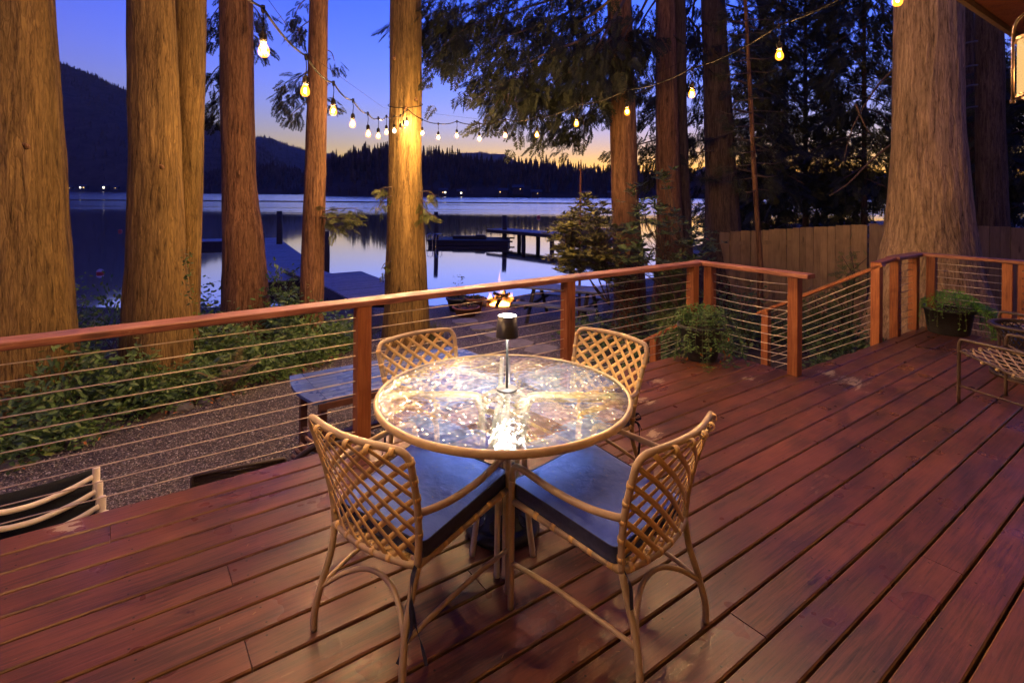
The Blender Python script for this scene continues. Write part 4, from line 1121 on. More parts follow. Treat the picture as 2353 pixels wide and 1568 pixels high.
M_ARM = simple('lamp lit tan tube', (0.72,0.64,0.48), .4, var=.12, scale=9)  # paler copy of the tan tube, table lamp's light put into its colour
table = empty('round_table', 'round patio table with hammered glass top and tan metal rim', 'table', loc=(TX, TY, 0))
b = MB(); b.lathe([(TR-.018,.694),(TR-.004,.690),(TR,.696),(TR+.001,.712),(TR-.003,.7185),(TR-.012,.7205),(TR-.018,.7165),(TR-.018,.694)], 128); b.obj('rim', M_TUBE, table, True)
b = MB(); n = 96; top = [( (TR-.016)*math.cos(2*PI*i/n), (TR-.016)*math.sin(2*PI*i/n), .7165) for i in range(n)]
bot = [(x,y,.7105) for x,y,z in top]; b.add(top, [tuple(range(n))], 0); b.add(bot, [tuple(reversed(range(n)))], 1)
b.obj('glass_top', [M_GLASS, m_plain], table)
for k, (ang, fr_) in enumerate(((-92,.155),(-1,.135),(90,.12),(181,.135))):
    a = R(ang); d = Vector((math.cos(a), math.sin(a), 0)); s = Vector((-d.y, d.x, 0))
    for q in (-1, 1):
        o_ = s*q*.0165
        P = catmull([d*.545+o_+Vector((0,0,.694)), d*.35+o_+Vector((0,0,.693)), d*.16+o_+Vector((0,0,.692)), d*.115+o_+Vector((0,0,.672)), d*.095+o_+Vector((0,0,.60)), d*.095+o_+Vector((0,0,.40)), d*(fr_*.85)+o_+Vector((0,0,.16)), d*fr_+o_+Vector((0,0,0))], 6)
        b = MB(); b.tube(P, .0125, 10); b.obj('leg', M_ARM, table, True)
b = MB(); b.lathe([(.085,.645),(.10,.645),(.10,.668),(.085,.668),(.085,.645)], 32); b.obj('hub_ring', M_TUBE, table, True)
# umbrella base under the table
ub = empty('umbrella_base', 'round black cast umbrella base on the deck under the glass table', 'umbrella base', loc=(TX-.005, 2.575, 0))
b = MB(); b.lathe([(.0001,.0),(.168,.0),(.176,.012),(.174,.03),(.160,.045),(.150,.05),(.138,.048),(.128,.056),(.110,.085),(.085,.105),(.055,.118),(.034,.13),(.030,.15)], 64); b.obj('disc', M_IRON, ub, True)
b = MB()
for k in range(10):
    a = 2*PI*k/10; c = Vector((math.cos(a), math.sin(a), 0)); s = Vector((-c.y, c.x, 0))
    b.tube(catmull([c*.135+Vector((0,0,.054)), c*.118+s*.02+Vector((0,0,.075)), c*.098+Vector((0,0,.097)), c*.118-s*.02+Vector((0,0,.075))], 4, True), .004, 6, closed=True)
b.obj('scrollwork', M_IRON, ub, True, kind='stuff')
b = MB(); b.lathe([(.026,.12),(.026,.36),(.022,.362),(.022,.12)], 24); b.obj('sleeve', M_BLACK, ub, True)
b = MB(); b.tube([(.026,0,.30),(.05,0,.30)], .008, 8); b.lathe([(.0001,-.006),(.016,-.006),(.016,.006),(.0001,.006)], 12, Matrix.Translation((.052,0,.30)) @ Matrix.Rotation(PI/2,4,'Y')); b.obj('knob', M_BLACK, ub, True)

# cordless lamp on the glass
lamp = empty('table_lamp', 'slim black cordless lamp glowing on the glass table', 'lamp', loc=(-.017, 2.425, .7168))
b = MB(); b.lathe([(.0001,0),(.046,0),(.0475,.002),(.0475,.007),(.045,.009),(.0001,.009)], 40); b.obj('base', M_BLACK, lamp, True)
b = MB(); b.box((-.0055,-.0055,.008),(.0055,.0055,.30)); b.obj('stem', M_BLACK, lamp)
b = MB(); b.lathe([(.0515,.240),(.043,.336),(.0415,.336),(.050,.240),(.0515,.240)], 40); b.obj('shade', M_BLACK, lamp, True)
M_LED = emit_mat('lamp diffuser', (1.0,0.92,0.78), 12.0); M_LED2 = emit_mat('lamp led', (1.0,0.94,0.85), 140.0)
b = MB(); b.lathe([(.0001,.3335),(.041,.3335),(.041,.331),(.0001,.331)], 40); b.obj('diffuser', M_LED, lamp)
b = MB(); b.lathe([(.0001,.262),(.040,.262),(.040,.268),(.0001,.268)], 40); b.obj('led_ring', M_LED2, lamp)

# ---- strap chair, built once, forward = +y
TUBE_R = 0.0125
def interp_path(path, z):
    for p, q in zip(path, path[1:]):
        if p.z <= z <= q.z:
            t = (z-p.z)/(q.z-p.z+1e-9); return p.lerp(q, t)
    return path[-1] if z > path[-1].z else path[0]
def back_post(s):
    return catmull([Vector((s*.213,-.222,.362)), Vector((s*.222,-.228,.46)), Vector((s*.236,-.250,.58)), Vector((s*.249,-.285,.70)), Vector((s*.252,-.298,.745))], 6)
BP = back_post(1)
BOW = 0.065
def back_pt(x, t, off=0.0):
    z = .372 + t*(.782-.372)
    p = interp_path(BP, min(z, .745)); px = p.x*x
    if t > .9: px *= 1 - .06*((t-.9)/.1)**2*abs(x)**6
    y = p.y - BOW*(1-x*x)*(.55+.45*t) - max(0, z-.745)*.5
    zz = z - .012*(1-t)*(1-x*x)
    return Vector((px, y+off, zz))
def seat_pt(x, t, off=0.0):      # t 0 rear .. 1 front
    wd = .213+(.252-.213)*t
    return Vector((x*wd, -.222+t*(.470) - BOW*.55*(1-x*x)*(1-t), .362+.055*t + off - .012*math.sin(PI*t)*(1-x*x)))
def ring(mb, p, tan, wdt=.0145, r0=.0128, r1=.0146):
    q = Vector(tan).to_track_quat('Z','X').to_matrix().to_4x4(); q.translation = p
    mb.lathe([(r0,-wdt/2),(r1,-wdt/2),(r1,wdt/2),(r0,wdt/2),(r0,-wdt/2)], 10, q)
def lattice(fn, W, Hh, nw, nh, fam, width):
    """straps crossing a W x Hh panel at +-ang; returns list of MB"""
    out = []; aw, bh = W/nw, Hh/nh; ang = math.atan2(bh, aw); sp = aw*math.sin(ang); c, s = math.cos(ang), math.sin(ang)
    phase = ((s*(W/2-aw/2) + c*Hh)/sp) % 1.0
    ext = W*s + Hh*c
    k0 = -int(ext/sp)-2
    for k in range(k0, -k0):
        d0 = (k+phase)*sp
        # line through points with  -s*x' + c*y' = d0  (x' in -W/2..W/2 mirrored by fam)
        pts = []
        for xx in (-W/2, W/2):
            y = (d0 + s*xx)/c
            if 0 <= y <= Hh: pts.append((xx, y))
        for yy in (0, Hh):
            x = (c*yy - d0)/s
            if -W/2 < x < W/2: pts.append((x, yy))
        if len(pts) < 2: continue
        pts.sort(key=lambda q: q[1]); a, b_ = pts[0], pts[-1]
        if math.hypot(a[0]-b_[0], a[1]-b_[1]) < .07: continue
        P = []; NR = []
        for i in range(8):
            t = i/7; x = (a[0]+(b_[0]-a[0])*t)*fam; y = a[1]+(b_[1]-a[1])*t
            off = (.0018 if fam > 0 else -.0018)
            p = fn(x/(W/2), y/Hh, off); P.append(p)
            e = .01
            du = fn(min(1,x/(W/2)+e), y/Hh) - fn(max(-1,x/(W/2)-e), y/Hh); dv = fn(x/(W/2), min(1,y/Hh+e)) - fn(x/(W/2), max(0,y/Hh-e))
            nn = du.cross(dv); NR.append(nn.normalized() if nn.length > 1e-9 else Vector((0,1,0)))
        m = MB(); m.ribbon(P, NR, width)
        for (x, y), p in ((a, P[0]), (b_, P[-1])):
            x = x*fam/(W/2); y = y/Hh
            if y < .02 or y > .98: tan = fn(min(1,x+.05), y)-fn(max(-1,x-.05), y)
            else: tan = fn(x, min(1,y+.05))-fn(x, max(0,y-.05))
            if fam > 0: ring(m, p, tan, width*.95, .0126, .0140)
        out.append(m)
    return out
BACK_ST = [m.mesh('strap', M_STRAP, True) for f in (1,-1) for m in lattice(back_pt, .48, .42, 6, 6, f, .0195)]
SEAT_ST = [m.mesh('seat_strap', M_STRAP, True) for f in (1,-1) for m in lattice(seat_pt, .47, .47, 6, 6, f, .0195)]
parts_ = []
def cm(name, P, r=TUBE_R, mat=None, n=10):
    b = MB(); b.tube(P, r, n); parts_.append((name, b.mesh(name, mat or M_TUBE, True)))
for s in (-1, 1):
    cm('leg', catmull([(s*.2265,-.302,0),(s*.224,-.300,.07),(s*.213,-.278,.17),(s*.206,-.243,.27),(s*.213,-.222,.364)], 6))
    cm('leg', catmull([(s*.255,.252,0),(s*.255,.252,.2),(s*.255,.251,.40),(s*.255,.248,.50)], 5))
    cm('arm', catmull([(s*.255,.248,.498),(s*.256,.243,.535),(s*.260,.222,.560),(s*.270,.16,.567),(s*.282,.02,.560),(s*.275,-.12,.556),(s*.246,-.215,.553),(s*.229,-.236,.552)], 6))
    cm('side_rail', [seat_pt(s, t/6) for t in range(7)])
    cm('stretcher', catmull([(s*.217,-.286,.150),(s*.232,-.15,.172),(s*.246,.05,.186),(s*.255,.250,.178)], 6), .009)
topr = [back_pt(-1,.905)] + catmull([Vector((-.249,-.300,.752)), Vector((-.236,-.312,.776)), Vector((-.205,-.324,.786)), Vector((-.10,-.350,.790)), Vector((0,-.360,.791)), Vector((.10,-.350,.790)), Vector((.205,-.324,.786)), Vector((.236,-.312,.776)), Vector((.249,-.300,.752))], 6) + [back_pt(1,.905)]
cm('back_frame', [Vector((-p.x,p.y,p.z)) for p in BP] + topr[1:-1] + list(reversed(BP)))
cm('rear_rail', [seat_pt(-1+i/6, 0) for i in range(13)]); cm('front_rail', [seat_pt(-1+i/6, 1) for i in range(13)])
cm('stretcher', catmull([(-.218,-.287,.150),(-.14,-.235,.205),(-.05,-.205,.238),(.05,-.205,.238),(.14,-.235,.205),(.218,-.287,.150)], 6), .009)
def strap_chair(label, x, y, rz):
    e = empty('strap_chair', label, 'chair', 'strap chairs round the glass table', (x, y, 0), rz)
    for nm, me in parts_: inst(nm, me, e)
    for me in BACK_ST: inst('strap', me, e)
    for me in SEAT_ST: inst('seat_strap', me, e)
    return e
# ---- cushions
def cushion_mat():
    m, t, b = new_mat('faded navy canvas'); g = N(t)
    v = g.coord('Object'); big = g.noise(v, 9.0, 4, .6, .5); wv = g.noise(g.coord('Object', scale=(1,1,1)), 420.0, 2, .5)
    g.link(g.ramp(big, [(0.3,(0.085,0.17,0.66)), (0.7,(0.135,0.25,0.85))]), b.inputs['Base Color'])
    b.inputs['Roughness'].default_value = .8; b.inputs['Specular IOR Level'].default_value = .25; b.inputs['Sheen Weight'].default_value = .2
    n1 = g.bump(g.noise(g.coord('Object', scale=(1,1.4,1)), 17.0, 3, .5, .3), .55, .012); g.link(g.bump(wv, .25, .001, n1), b.inputs['Normal'])
    return m
M_CUSH = cushion_mat()
M_CUSHSIDE = simple('navy cushion boxing', (0.030,0.036,0.085), .8, var=.25, scale=60)
def cush_outline(f, n=12):
    """rounded trapezoid outline; f insets"""
    c = [(-.222+f,-.205+f),(.222-f,-.205+f),(.245-f,.262-f),(-.245+f,.262-f)]; pts = []
    r = .03
    for i in range(4):
        p0 = Vector((*c[i-1],0)); p1 = Vector((*c[i],0)); p2 = Vector((*c[(i+1) % 4],0))
        a = p1+(p0-p1).normalized()*r; b_ = p1+(p2-p1).normalized()*r
        for k in range(5):
            t = k/4; pts.append((a*(1-t)**2 + p1*2*t*(1-t) + b_*t*t))
        for k in range(1, n): 
            nxt = p2+(p1-p2).normalized()*r; pts.append(b_.lerp(nxt, k/n))
    return pts
def cush_z(y): return .365 + (y+.205)/.467*.053 + .013
b = MB(); nb = len(cush_outline(0)); rows = [(0.0,.052),(.02,.060),(.055,.0635),(.11,.066),(.17,.0665)]
V0 = []
for f, h in rows:
    for p in cush_outline(f):
        V0.append((p.x, p.y, cush_z(p.y)+h + .003*mnoise.noise(Vector((p.x*14,p.y*14,0)))))
fs = [(i*nb+j, i*nb+(j+1) % nb, (i+1)*nb+(j+1) % nb, (i+1)*nb+j) for i in range(len(rows)-1) for j in range(nb)]
fs.append(tuple(range((len(rows)-1)*nb, len(rows)*nb)))
b.add(V0, fs); CU_TOP = b.mesh('top_panel', M_CUSH, True)
b = MB(); V1 = [(p.x,p.y,cush_z(p.y)+.052) for p in cush_outline(0)] + [(p.x*1.008,p.y*1.008,cush_z(p.y)+.026) for p in cush_outline(0)] + [(p.x,p.y,cush_z(p.y)) for p in cush_outline(0)]
fs = [(i*nb+(j+1) % nb, i*nb+j, (i+1)*nb+j, (i+1)*nb+(j+1) % nb) for i in range(2) for j in range(nb)] + [tuple(range(2*nb,3*nb))]
b.add(V1, fs); CU_SIDE = b.mesh('side_band', M_CUSHSIDE, True)
b = MB(); b.tube([(p.x,p.y,cush_z(p.y)+.0525) for p in cush_outline(-.001)], .0032, 6, closed=True); CU_P1 = b.mesh('piping', M_CUSHSIDE, True)
b = MB(); b.tube([(p.x,p.y,cush_z(p.y)+.002) for p in cush_outline(-.001)], .0032, 6, closed=True); CU_P2 = b.mesh('piping', M_CUSHSIDE, True)
def cushion(label, x, y, rz, ties):
    e = empty('seat_cushion', label, 'cushion', 'navy cushions on the strap chairs', (x, y, 0), rz)
    for nm, me in (('top_panel',CU_TOP),('side_band',CU_SIDE),('piping',CU_P1),('piping',CU_P2)): inst(nm, me, e)
    for P in ties:
        Q = catmull(P, 6); m = MB(); m.ribbon(Q, [Vector((math.sin(i*.5),-1,.2)) for i in range(len(Q))], .011, .0015); m.obj('tie', M_NAVY, e)
    return e
TIE_R = [[(.205,-.215,.372),(.225,-.262,.350),(.226,-.270,.27),(.238,-.275,.20),(.215,-.285,.13),(.20,-.300,.085)], [(.205,-.215,.372),(.228,-.258,.352),(.232,-.268,.28),(.240,-.262,.21),(.262,-.255,.15),(.285,-.255,.09)]]
TIE_L = [[(-p[0],p[1],p[2]) for p in q] for q in TIE_R]
BOW4 = [[(-.215,-.215,.40),(-.235,-.245,.43),(-.25,-.25,.41),(-.225,-.24,.395)], [(-.21,-.22,.395),(-.235,-.25,.37),(-.24,-.255,.28),(-.236,-.25,.20)], [(-.21,-.22,.395),(-.245,-.24,.38),(-.27,-.23,.36)]]
SEATS = [('front left', -.357, 2.091, R(-34), TIE_R), ('front right', .365, 2.075, R(44.5), [TIE_L[0][:3]]),
         ('back left', -.322, 2.835, R(-137), [TIE_R[0][:4]]), ('back right', .342, 2.892, R(130.9), BOW4)]
LAB = {'front left':'yellow strap armchair nearest the camera, left of the table foot', 'front right':'yellow strap armchair nearest the camera, right of the table foot',
       'back left':'yellow strap armchair behind the table against the rail post', 'back right':'yellow strap armchair behind the table on the planter side'}
LABC = {'front left':'navy seat cushion with hanging ties on the front left chair', 'front right':'navy seat cushion on the front right chair with pale flecks',
        'back left':'navy seat cushion half hidden on the back left chair', 'back right':'navy seat cushion with a tied bow on the back right chair'}
for nm, x, y, rz, ties in SEATS:
    strap_chair(LAB[nm], x, y, rz); cushion(LABC[nm], x, y, rz, ties)

# ---- dark brown strap lounge chairs and wicker side table on the right
def lounge(label, p, rz):
    e = empty('lounge_chair', label, 'chair', 'brown strap lounge chairs', (p[0],p[1],0), rz)
    W2 = .27; LT = .013
    for s in (-1,1):
        b = MB(); b.tube(catmull([(s*W2,0,0),(s*W2,0,.25),(s*W2,0,.455)], 4) + catmull([(s*W2,-.012,.485),(s*W2,-.045,.497),(s*W2,-.3,.500),(s*W2,-.60,.498)], 5), LT, 10); b.obj('leg', M_BRTUBE, e, True)
        b = MB(); b.tube(catmull([(s*W2,-.72,0),(s*W2,-.62,.25),(s*W2,-.60,.45),(s*W2*.98,-.72,.80)], 6), LT, 10); b.obj('leg', M_BRTUBE, e, True)
        b = MB(); b.tube([(s*W2,0,.135),(s*W2,-.68,.135)], .009, 8); b.obj('stretcher', M_BRTUBE, e, True)
        b = MB(); b.tube(catmull([(s*W2,-.01,.405),(s*W2*.97,-.2,.36),(s*W2*.97,-.45,.31),(s*W2,-.60,.33)], 6), .011, 8); b.obj('side_rail', M_BRTUBE, e, True)
    b = MB(); b.tube(catmull([(-W2,-.01,.405),(-W2*.5,.0,.385),(0,.0,.38),(W2*.5,.0,.385),(W2,-.01,.405)], 6), .011, 8); b.obj('front_rail', M_BRTUBE, e, True)
    b = MB(); b.tube(catmull([(-W2*.98,-.72,.80),(0,-.76,.82),(W2*.98,-.72,.80)], 8), LT, 8); b.obj('top_rail', M_BRTUBE, e, True)
    def sp(x, t, off=0.0): return Vector((x*W2*.97, -.01-.59*t, .400-.085*t-.03*math.sin(PI*t)+ .0 - .03*math.sin(PI*t)*(1-x*x)+off))
    def bp(x, t, off=0.0): return Vector((x*W2*.97, -.60-.12*t-.03*(1-x*x)+off, .34+.46*t))
    for f in (1,-1):
        for m in lattice(sp, .52, .60, 6, 6, f, .0165): m.obj('strap', M_STRAP2, e, True)
        for m in lattice(bp, .52, .47, 6, 5, f, .0165): m.obj('strap', M_STRAP2, e, True)
    return e
lounge('brown tube lounge chair with cream strap seat at the right edge', (3.74,4.26), R(17.5))
lounge('second brown tube lounge chair, only its arm showing by the right planter', (4.98,5.28), R(17))
wt = empty('side_table', 'dark wicker side table with glass top between the brown chairs', 'table', loc=(4.62,4.80,0))
b = MB(); b.lathe([(.235,.43),(.275,.43),(.282,.445),(.275,.458),(.235,.458),(.235,.43)], 40); b.obj('wicker_rim', M_WICKER, wt, True)
b = MB(); b.lathe([(.0001,.45),(.236,.45),(.236,.456),(.0001,.456)], 40); b.obj('glass', m_plain, wt)
b = MB()
for f in (1,-1):
    for k in range(26):
        P = []
        for i in range(10):
            t = i/9; a = 2*PI*k/26 + f*t*1.4; r_ = .25-.09*math.sin(PI*t)+.0; P.append((r_*math.cos(a), r_*math.sin(a), .44*(1-t)))
        b.tube(P, .006, 4, caps=False)
b.obj('wicker_body', M_WICKER, wt, True, kind='stuff')
b = MB(); b.lathe([(.24,.0),(.265,.0),(.265,.03),(.24,.03),(.24,0)], 32); b.obj('foot_ring', M_WICKER, wt, True)
b = MB(); b.lathe([(.0001,.0),(.09,.0),(.125,.10),(.13,.22),(.115,.25),(.105,.25),(.115,.21),(.0001,.20)], 24)
tag(b.obj('blue_pot', simple('blue glaze',(0.02,0.04,0.16),.3), None, True, loc=(5.30,5.62,0)), 'small blue glazed pot behind the wicker side table', 'pot')
# ================================================================== things in the yard and on the lake
def onz(px, py, z):
    a, b_ = ray(px, py); Y = (CAM_H-z)/b_; return Vector((a*Y, Y, z))
def on_ground(px, py):
    z = -1.0
    for _ in range(12): p = onz(px, py, z); z = ground_z(p.x, p.y)
    return p
# planting bed soil
bed = [(-14,3.2),(-5.2,3.4),(-4.55,4.6),(-4.2,5.2),(-3.9,5.7),(-3.4,6.5),(-3.05,7.2),(-2.75,8.0),(-2.6,8.8),(-2.75,9.6),(-2.5,10.6),(-2.9,12.4),(-3.2,13.6),(-14,13.4)]
def bed_sheet(name, poly, off, label):
    bm = bmesh.new(); vs = [bm.verts.new((x,y,0)) for x,y in poly]; bm.faces.new(vs)
    bmesh.ops.triangulate(bm, faces=bm.faces[:])
    for _ in range(4): bmesh.ops.subdivide_edges(bm, edges=[e for e in bm.edges if e.calc_length() > .5], cuts=1, use_grid_fill=False); bmesh.ops.triangulate(bm, faces=bm.faces[:])
    for v in bm.verts: v.co.z = ground_z(v.co.x, v.co.y)+(-.03 if v.is_boundary else off+.03*mnoise.noise(v.co*2.3))
    me = bpy.data.meshes.new(name); bm.to_mesh(me); bm.free(); me.materials.append(M_SOIL)
    o = bpy.data.objects.new(name, me); C.objects.link(o); o['kind'] = 'structure'; o['label'] = label
bed_sheet('planting_bed', bed, .05, 'dark soil bed under the left shrubs')
bed_sheet('planting_bed', [(1.6,7.6),(2.6,7.0),(4.3,7.4),(5.0,9.0),(5.1,13),(4.6,17),(2.6,16),(1.9,12),(1.3,9.4)], .05, 'dark soil bed under the rhododendron')
bed_sheet('planting_bed', [(5.2,7.2),(6.6,6.9),(9,7.2),(9,9.2),(6.5,9.9),(5.2,12.6)], .05, 'dark soil bed along the fence')

# loose gravel stones near the deck
def pebbles(n, seed, reg, size, zoff=.004):
    r = np.random.default_rng(seed)
    tv = np.array([(1,0,0),(0,1,0),(-1,0,0),(0,-1,0),(0,0,.7),(0,0,-.7)],float); tf = np.array([(0,1,4),(1,2,4),(2,3,4),(3,0,4),(1,0,5),(2,1,5),(3,2,5),(0,3,5)])
    P = reg(r, n); S = size*(.5+r.random(len(P)))
    a = r.random(len(P))*6.28; D = np.c_[np.cos(a), np.sin(a), r.normal(size=len(P))*.3]
    T = frames(P, D, np.tile([0,0,1.],(len(P),1))+r.normal(size=(len(P),3))*.4, S); T[:,:3,2] *= .7; T[:,:3,1] *= .8
    return scatter(tv, tf, T)
def reg_gravel(r, n):
    x = r.uniform(-4.8,1.5,n); y = r.uniform(3.0,11.5,n)
    out = []
    for xx, yy in zip(x, y):
        w_ = -xx*SU+yy*CU
        if w_ < 3.45: continue
        eb = np.interp(yy, [3.4,4.6,5.7,7.2,8.8,12], [-5.2,-4.55,-3.9,-3.05,-2.6,-2.9])
        if xx < eb: continue
        if r.random() > min(1, (5.2/yy)**2): continue
        out.append((xx, yy, ground_z(xx,yy)+.004))
    return np.array(out)
def stone_mat():
    m, t, b = new_mat('loose stones'); g = N(t)
    cell = g.node('ShaderNodeTexVoronoi', feature='F1'); g.link(g.coord('Object'), cell.inputs['Vector']); cell.inputs['Scale'].default_value = 45.0
    sp = g.node('ShaderNodeSeparateColor'); g.link(cell.outputs['Color'], sp.inputs[0])
    g.link(g.ramp(sp.outputs[0], [(0,(0.07,0.06,0.055)),(.4,(0.17,0.15,0.125)),(.7,(0.26,0.21,0.17)),(.88,(0.36,0.345,0.325)),(1,(0.62,0.57,0.5))]), b.inputs['Base Color']); b.inputs['Roughness'].default_value = .7
    return m
M_PEB = stone_mat()
Vp, Fp = pebbles(42000, 3, reg_gravel, .0105); np_mesh('gravel', Vp, Fp, M_PEB, kind='stuff', label='loose pea gravel beside the deck', category='gravel')

# border rocks
def rock(p, s, seed, label):
    bm = bmesh.new(); bmesh.ops.create_icosphere(bm, subdivisions=2, radius=1)
    for v in bm.verts:
        n_ = mnoise.noise(v.co*1.6+Vector((seed,0,0)))*.35; v.co = v.co*(1+n_); v.co.x *= s[0]; v.co.y *= s[1]; v.co.z *= s[2]
    me = bpy.data.meshes.new('border_rock'); bm.to_mesh(me); bm.free(); me.materials.append(M_ROCK)
    o = bpy.data.objects.new('border_rock', me); C.objects.link(o); o.location = p; o.rotation_euler = (0,0,seed)
    return tag(o, label, 'rock', 'rocks edging the beds')
for i, (px, py, s, lb) in enumerate([(185,1015,.13,'dark flat rock at the bed edge under the left trunk'),(250,990,.07,'small grey rock right of the dark flat one'),(415,942,.15,'largest rock at the bed edge, middle of the row'),(470,925,.10,'medium rock touching the largest bed rock'),(515,915,.09,'rounded rock right end of the bed row'),(15,1075,.12,'brown rock at the left photo edge')]):
    p = on_ground(px, py); p.z += s*.1; rock(p, (s, s*.8, s*.42), i*1.7+1, lb)

# stepping stones
for i, (px, py, w_, lb) in enumerate([(1068,740,.62,'farthest flat stepping stone in the gravel'),(1108,754,.60,'stepping stone second from the fire'),(1147,772,.62,'stepping stone just left of the lamp shade'),(1190,792,.66,'stepping stone just right of the lamp shade'),(1243,805,.70,'stepping stone nearest the back right chair'),(1060,722,.5,'small stepping stone below the flower pots')]):
    p = on_ground(px, py); b = MB(); r = random.Random(i); pts = []
    for k in range(10):
        a = 2*PI*k/10; q = 1/max(abs(math.cos(a)),abs(math.sin(a)))**.8; pts.append((w_/2*q*.85*math.cos(a)*r.uniform(.9,1.05), w_/2*q*.72*math.sin(a)*r.uniform(.9,1.05)))
    b.add([(x,y,0) for x,y in pts]+[(x,y,.045) for x,y in pts], [tuple(reversed(range(10))), tuple(range(10,20))]+[(k,(k+1) % 10,10+(k+1) % 10,10+k) for k in range(10)])
    o = b.obj('stepping_stone', M_STONE, None, loc=(p.x,p.y,p.z-.01), rot=(0,0,R(20+i*9))); tag(o, lb, 'stone', 'stepping stones')

# teak table on the gravel below the rail
c0 = onz(650,866,-.15); c1 = onz(705,930,-.15)
tt = empty('teak_table', 'weathered teak garden table on the gravel, dusk light put into its blue top', 'table', rz=R(36), loc=(c0.x, c0.y, -.87))
Wt = .80; Lt = 1.9; zt = .72
for k in range(9):
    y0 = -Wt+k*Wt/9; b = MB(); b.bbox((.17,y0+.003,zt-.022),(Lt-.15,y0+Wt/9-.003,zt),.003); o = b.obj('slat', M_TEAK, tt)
for x0, s in ((0,1),(Lt,-1)):
    b = MB(); pts = [(x0+s*.165,-Wt),(x0+s*.165,0)] ; cur = [(x0+s*(.165-.165*math.sin(PI*(k/10))**.6*1.0), 0-Wt*k/10) for k in range(11)]
    poly = [(x0+s*.165,0)] + [(x0+s*(.06-.06*math.sin(PI*k/10)), -Wt*k/10) for k in range(11)] + [(x0+s*.165,-Wt)]
    n_ = len(poly); b.add([(x,y,zt-.024) for x,y in poly]+[(x,y,zt+.001) for x,y in poly], [tuple(range(n_)) if s < 0 else tuple(reversed(range(n_))), tuple(range(n_,2*n_)) if s > 0 else tuple(reversed(range(n_,2*n_)))]+[(k,(k+1) % n_,n_+(k+1) % n_,n_+k) for k in range(n_)])
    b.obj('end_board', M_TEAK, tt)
for y0 in (-Wt-.004,.0):
    b = MB(); b.box((.10,y0-.012,zt-.075),(Lt-.1,y0+.012,zt-.023)); b.obj('apron', M_TEAKLEG, tt)
for x in (.16,Lt-.16):
    for y in (-.10,-Wt+.10):
        b = MB(); b.box((x-.03,y-.03,0),(x+.03,y+.03,zt-.024)); b.obj('leg', M_TEAKLEG, tt)
    b = MB(); b.box((x-.02,-Wt+.13,.2),(x+.02,-.13,.26)); b.obj('stretcher', M_TEAKLEG, tt)
b = MB(); b.box((.18,-Wt/2-.03,.2),(Lt-.18,-Wt/2+.03,.25)); b.obj('stretcher', M_TEAKLEG, tt)

# dark woven chair and round wicker chair beside the deck
p = dk(.62,3.77,-.87); e = empty('woven_chair', 'black woven chair whose top edge shows above the deck', 'chair', loc=p, rz=R(26))
b = MB()
for k in range(34): b.tube([(-.25,.004*(k % 2),.30+k*.0123),(0,-.004*(k % 2),.30+k*.0123),(.25,.004*(k % 2),.30+k*.0123)], .0068, 5)
b.obj('woven_back', M_WICKER, e, True, kind='stuff')
b = MB(); b.tube([(-.262,0,.0),(-.262,0,.4),(-.262,.0,.716),(-.255,0,.724),(0,0,.726),(.255,0,.724),(.262,0,.716),(.262,0,.4),(.262,0,0)], .012, 8); b.obj('frame', M_WICKER, e, True)
b = MB(); b.bbox((-.25,.02,.36),(.25,.48,.41),.01); b.obj('seat', M_WICKER, e)
for x in (-.25,.25): b = MB(); b.tube([(x,.46,0),(x,.46,.36)], .014, 8); b.obj('leg', M_WICKER, e, True)
p = dk(1.24,3.82,-.87); e = empty('wicker_chair', 'round brown wicker chair beside the rail post', 'chair', loc=p, rz=R(30))
b = MB()
for k in range(14):
    h = .33+k*.034; r_ = .36*math.sqrt(max(.02,1-((k)/15)**2.4))
    P = [(r_*math.cos(t), -.36*.6*math.sin(t)*.9, h) for t in np.linspace(.0,PI,18)]; b.tube(P, .014, 6)
b.obj('woven_back', M_WICKBR, e, True, kind='stuff')
b = MB(); b.tube([(.37*math.cos(t), -.22*math.sin(t), .33+.50*math.sin(t)**.7) for t in np.linspace(0.001,PI-.001,26)], .02, 8); b.obj('rim', M_WICKER, e, True)
b = MB(); b.lathe([(.0001,.30),(.33,.30),(.35,.35),(.33,.38),(.0001,.38)], 28); b.obj('seat', M_WICKBR, e, True)
for k in range(4): b = MB(); a = PI/4+k*PI/2; b.tube([(.3*math.cos(a),.3*math.sin(a),0),(.27*math.cos(a),.27*math.sin(a),.31)], .016, 8); b.obj('leg', M_WICKER, e, True)

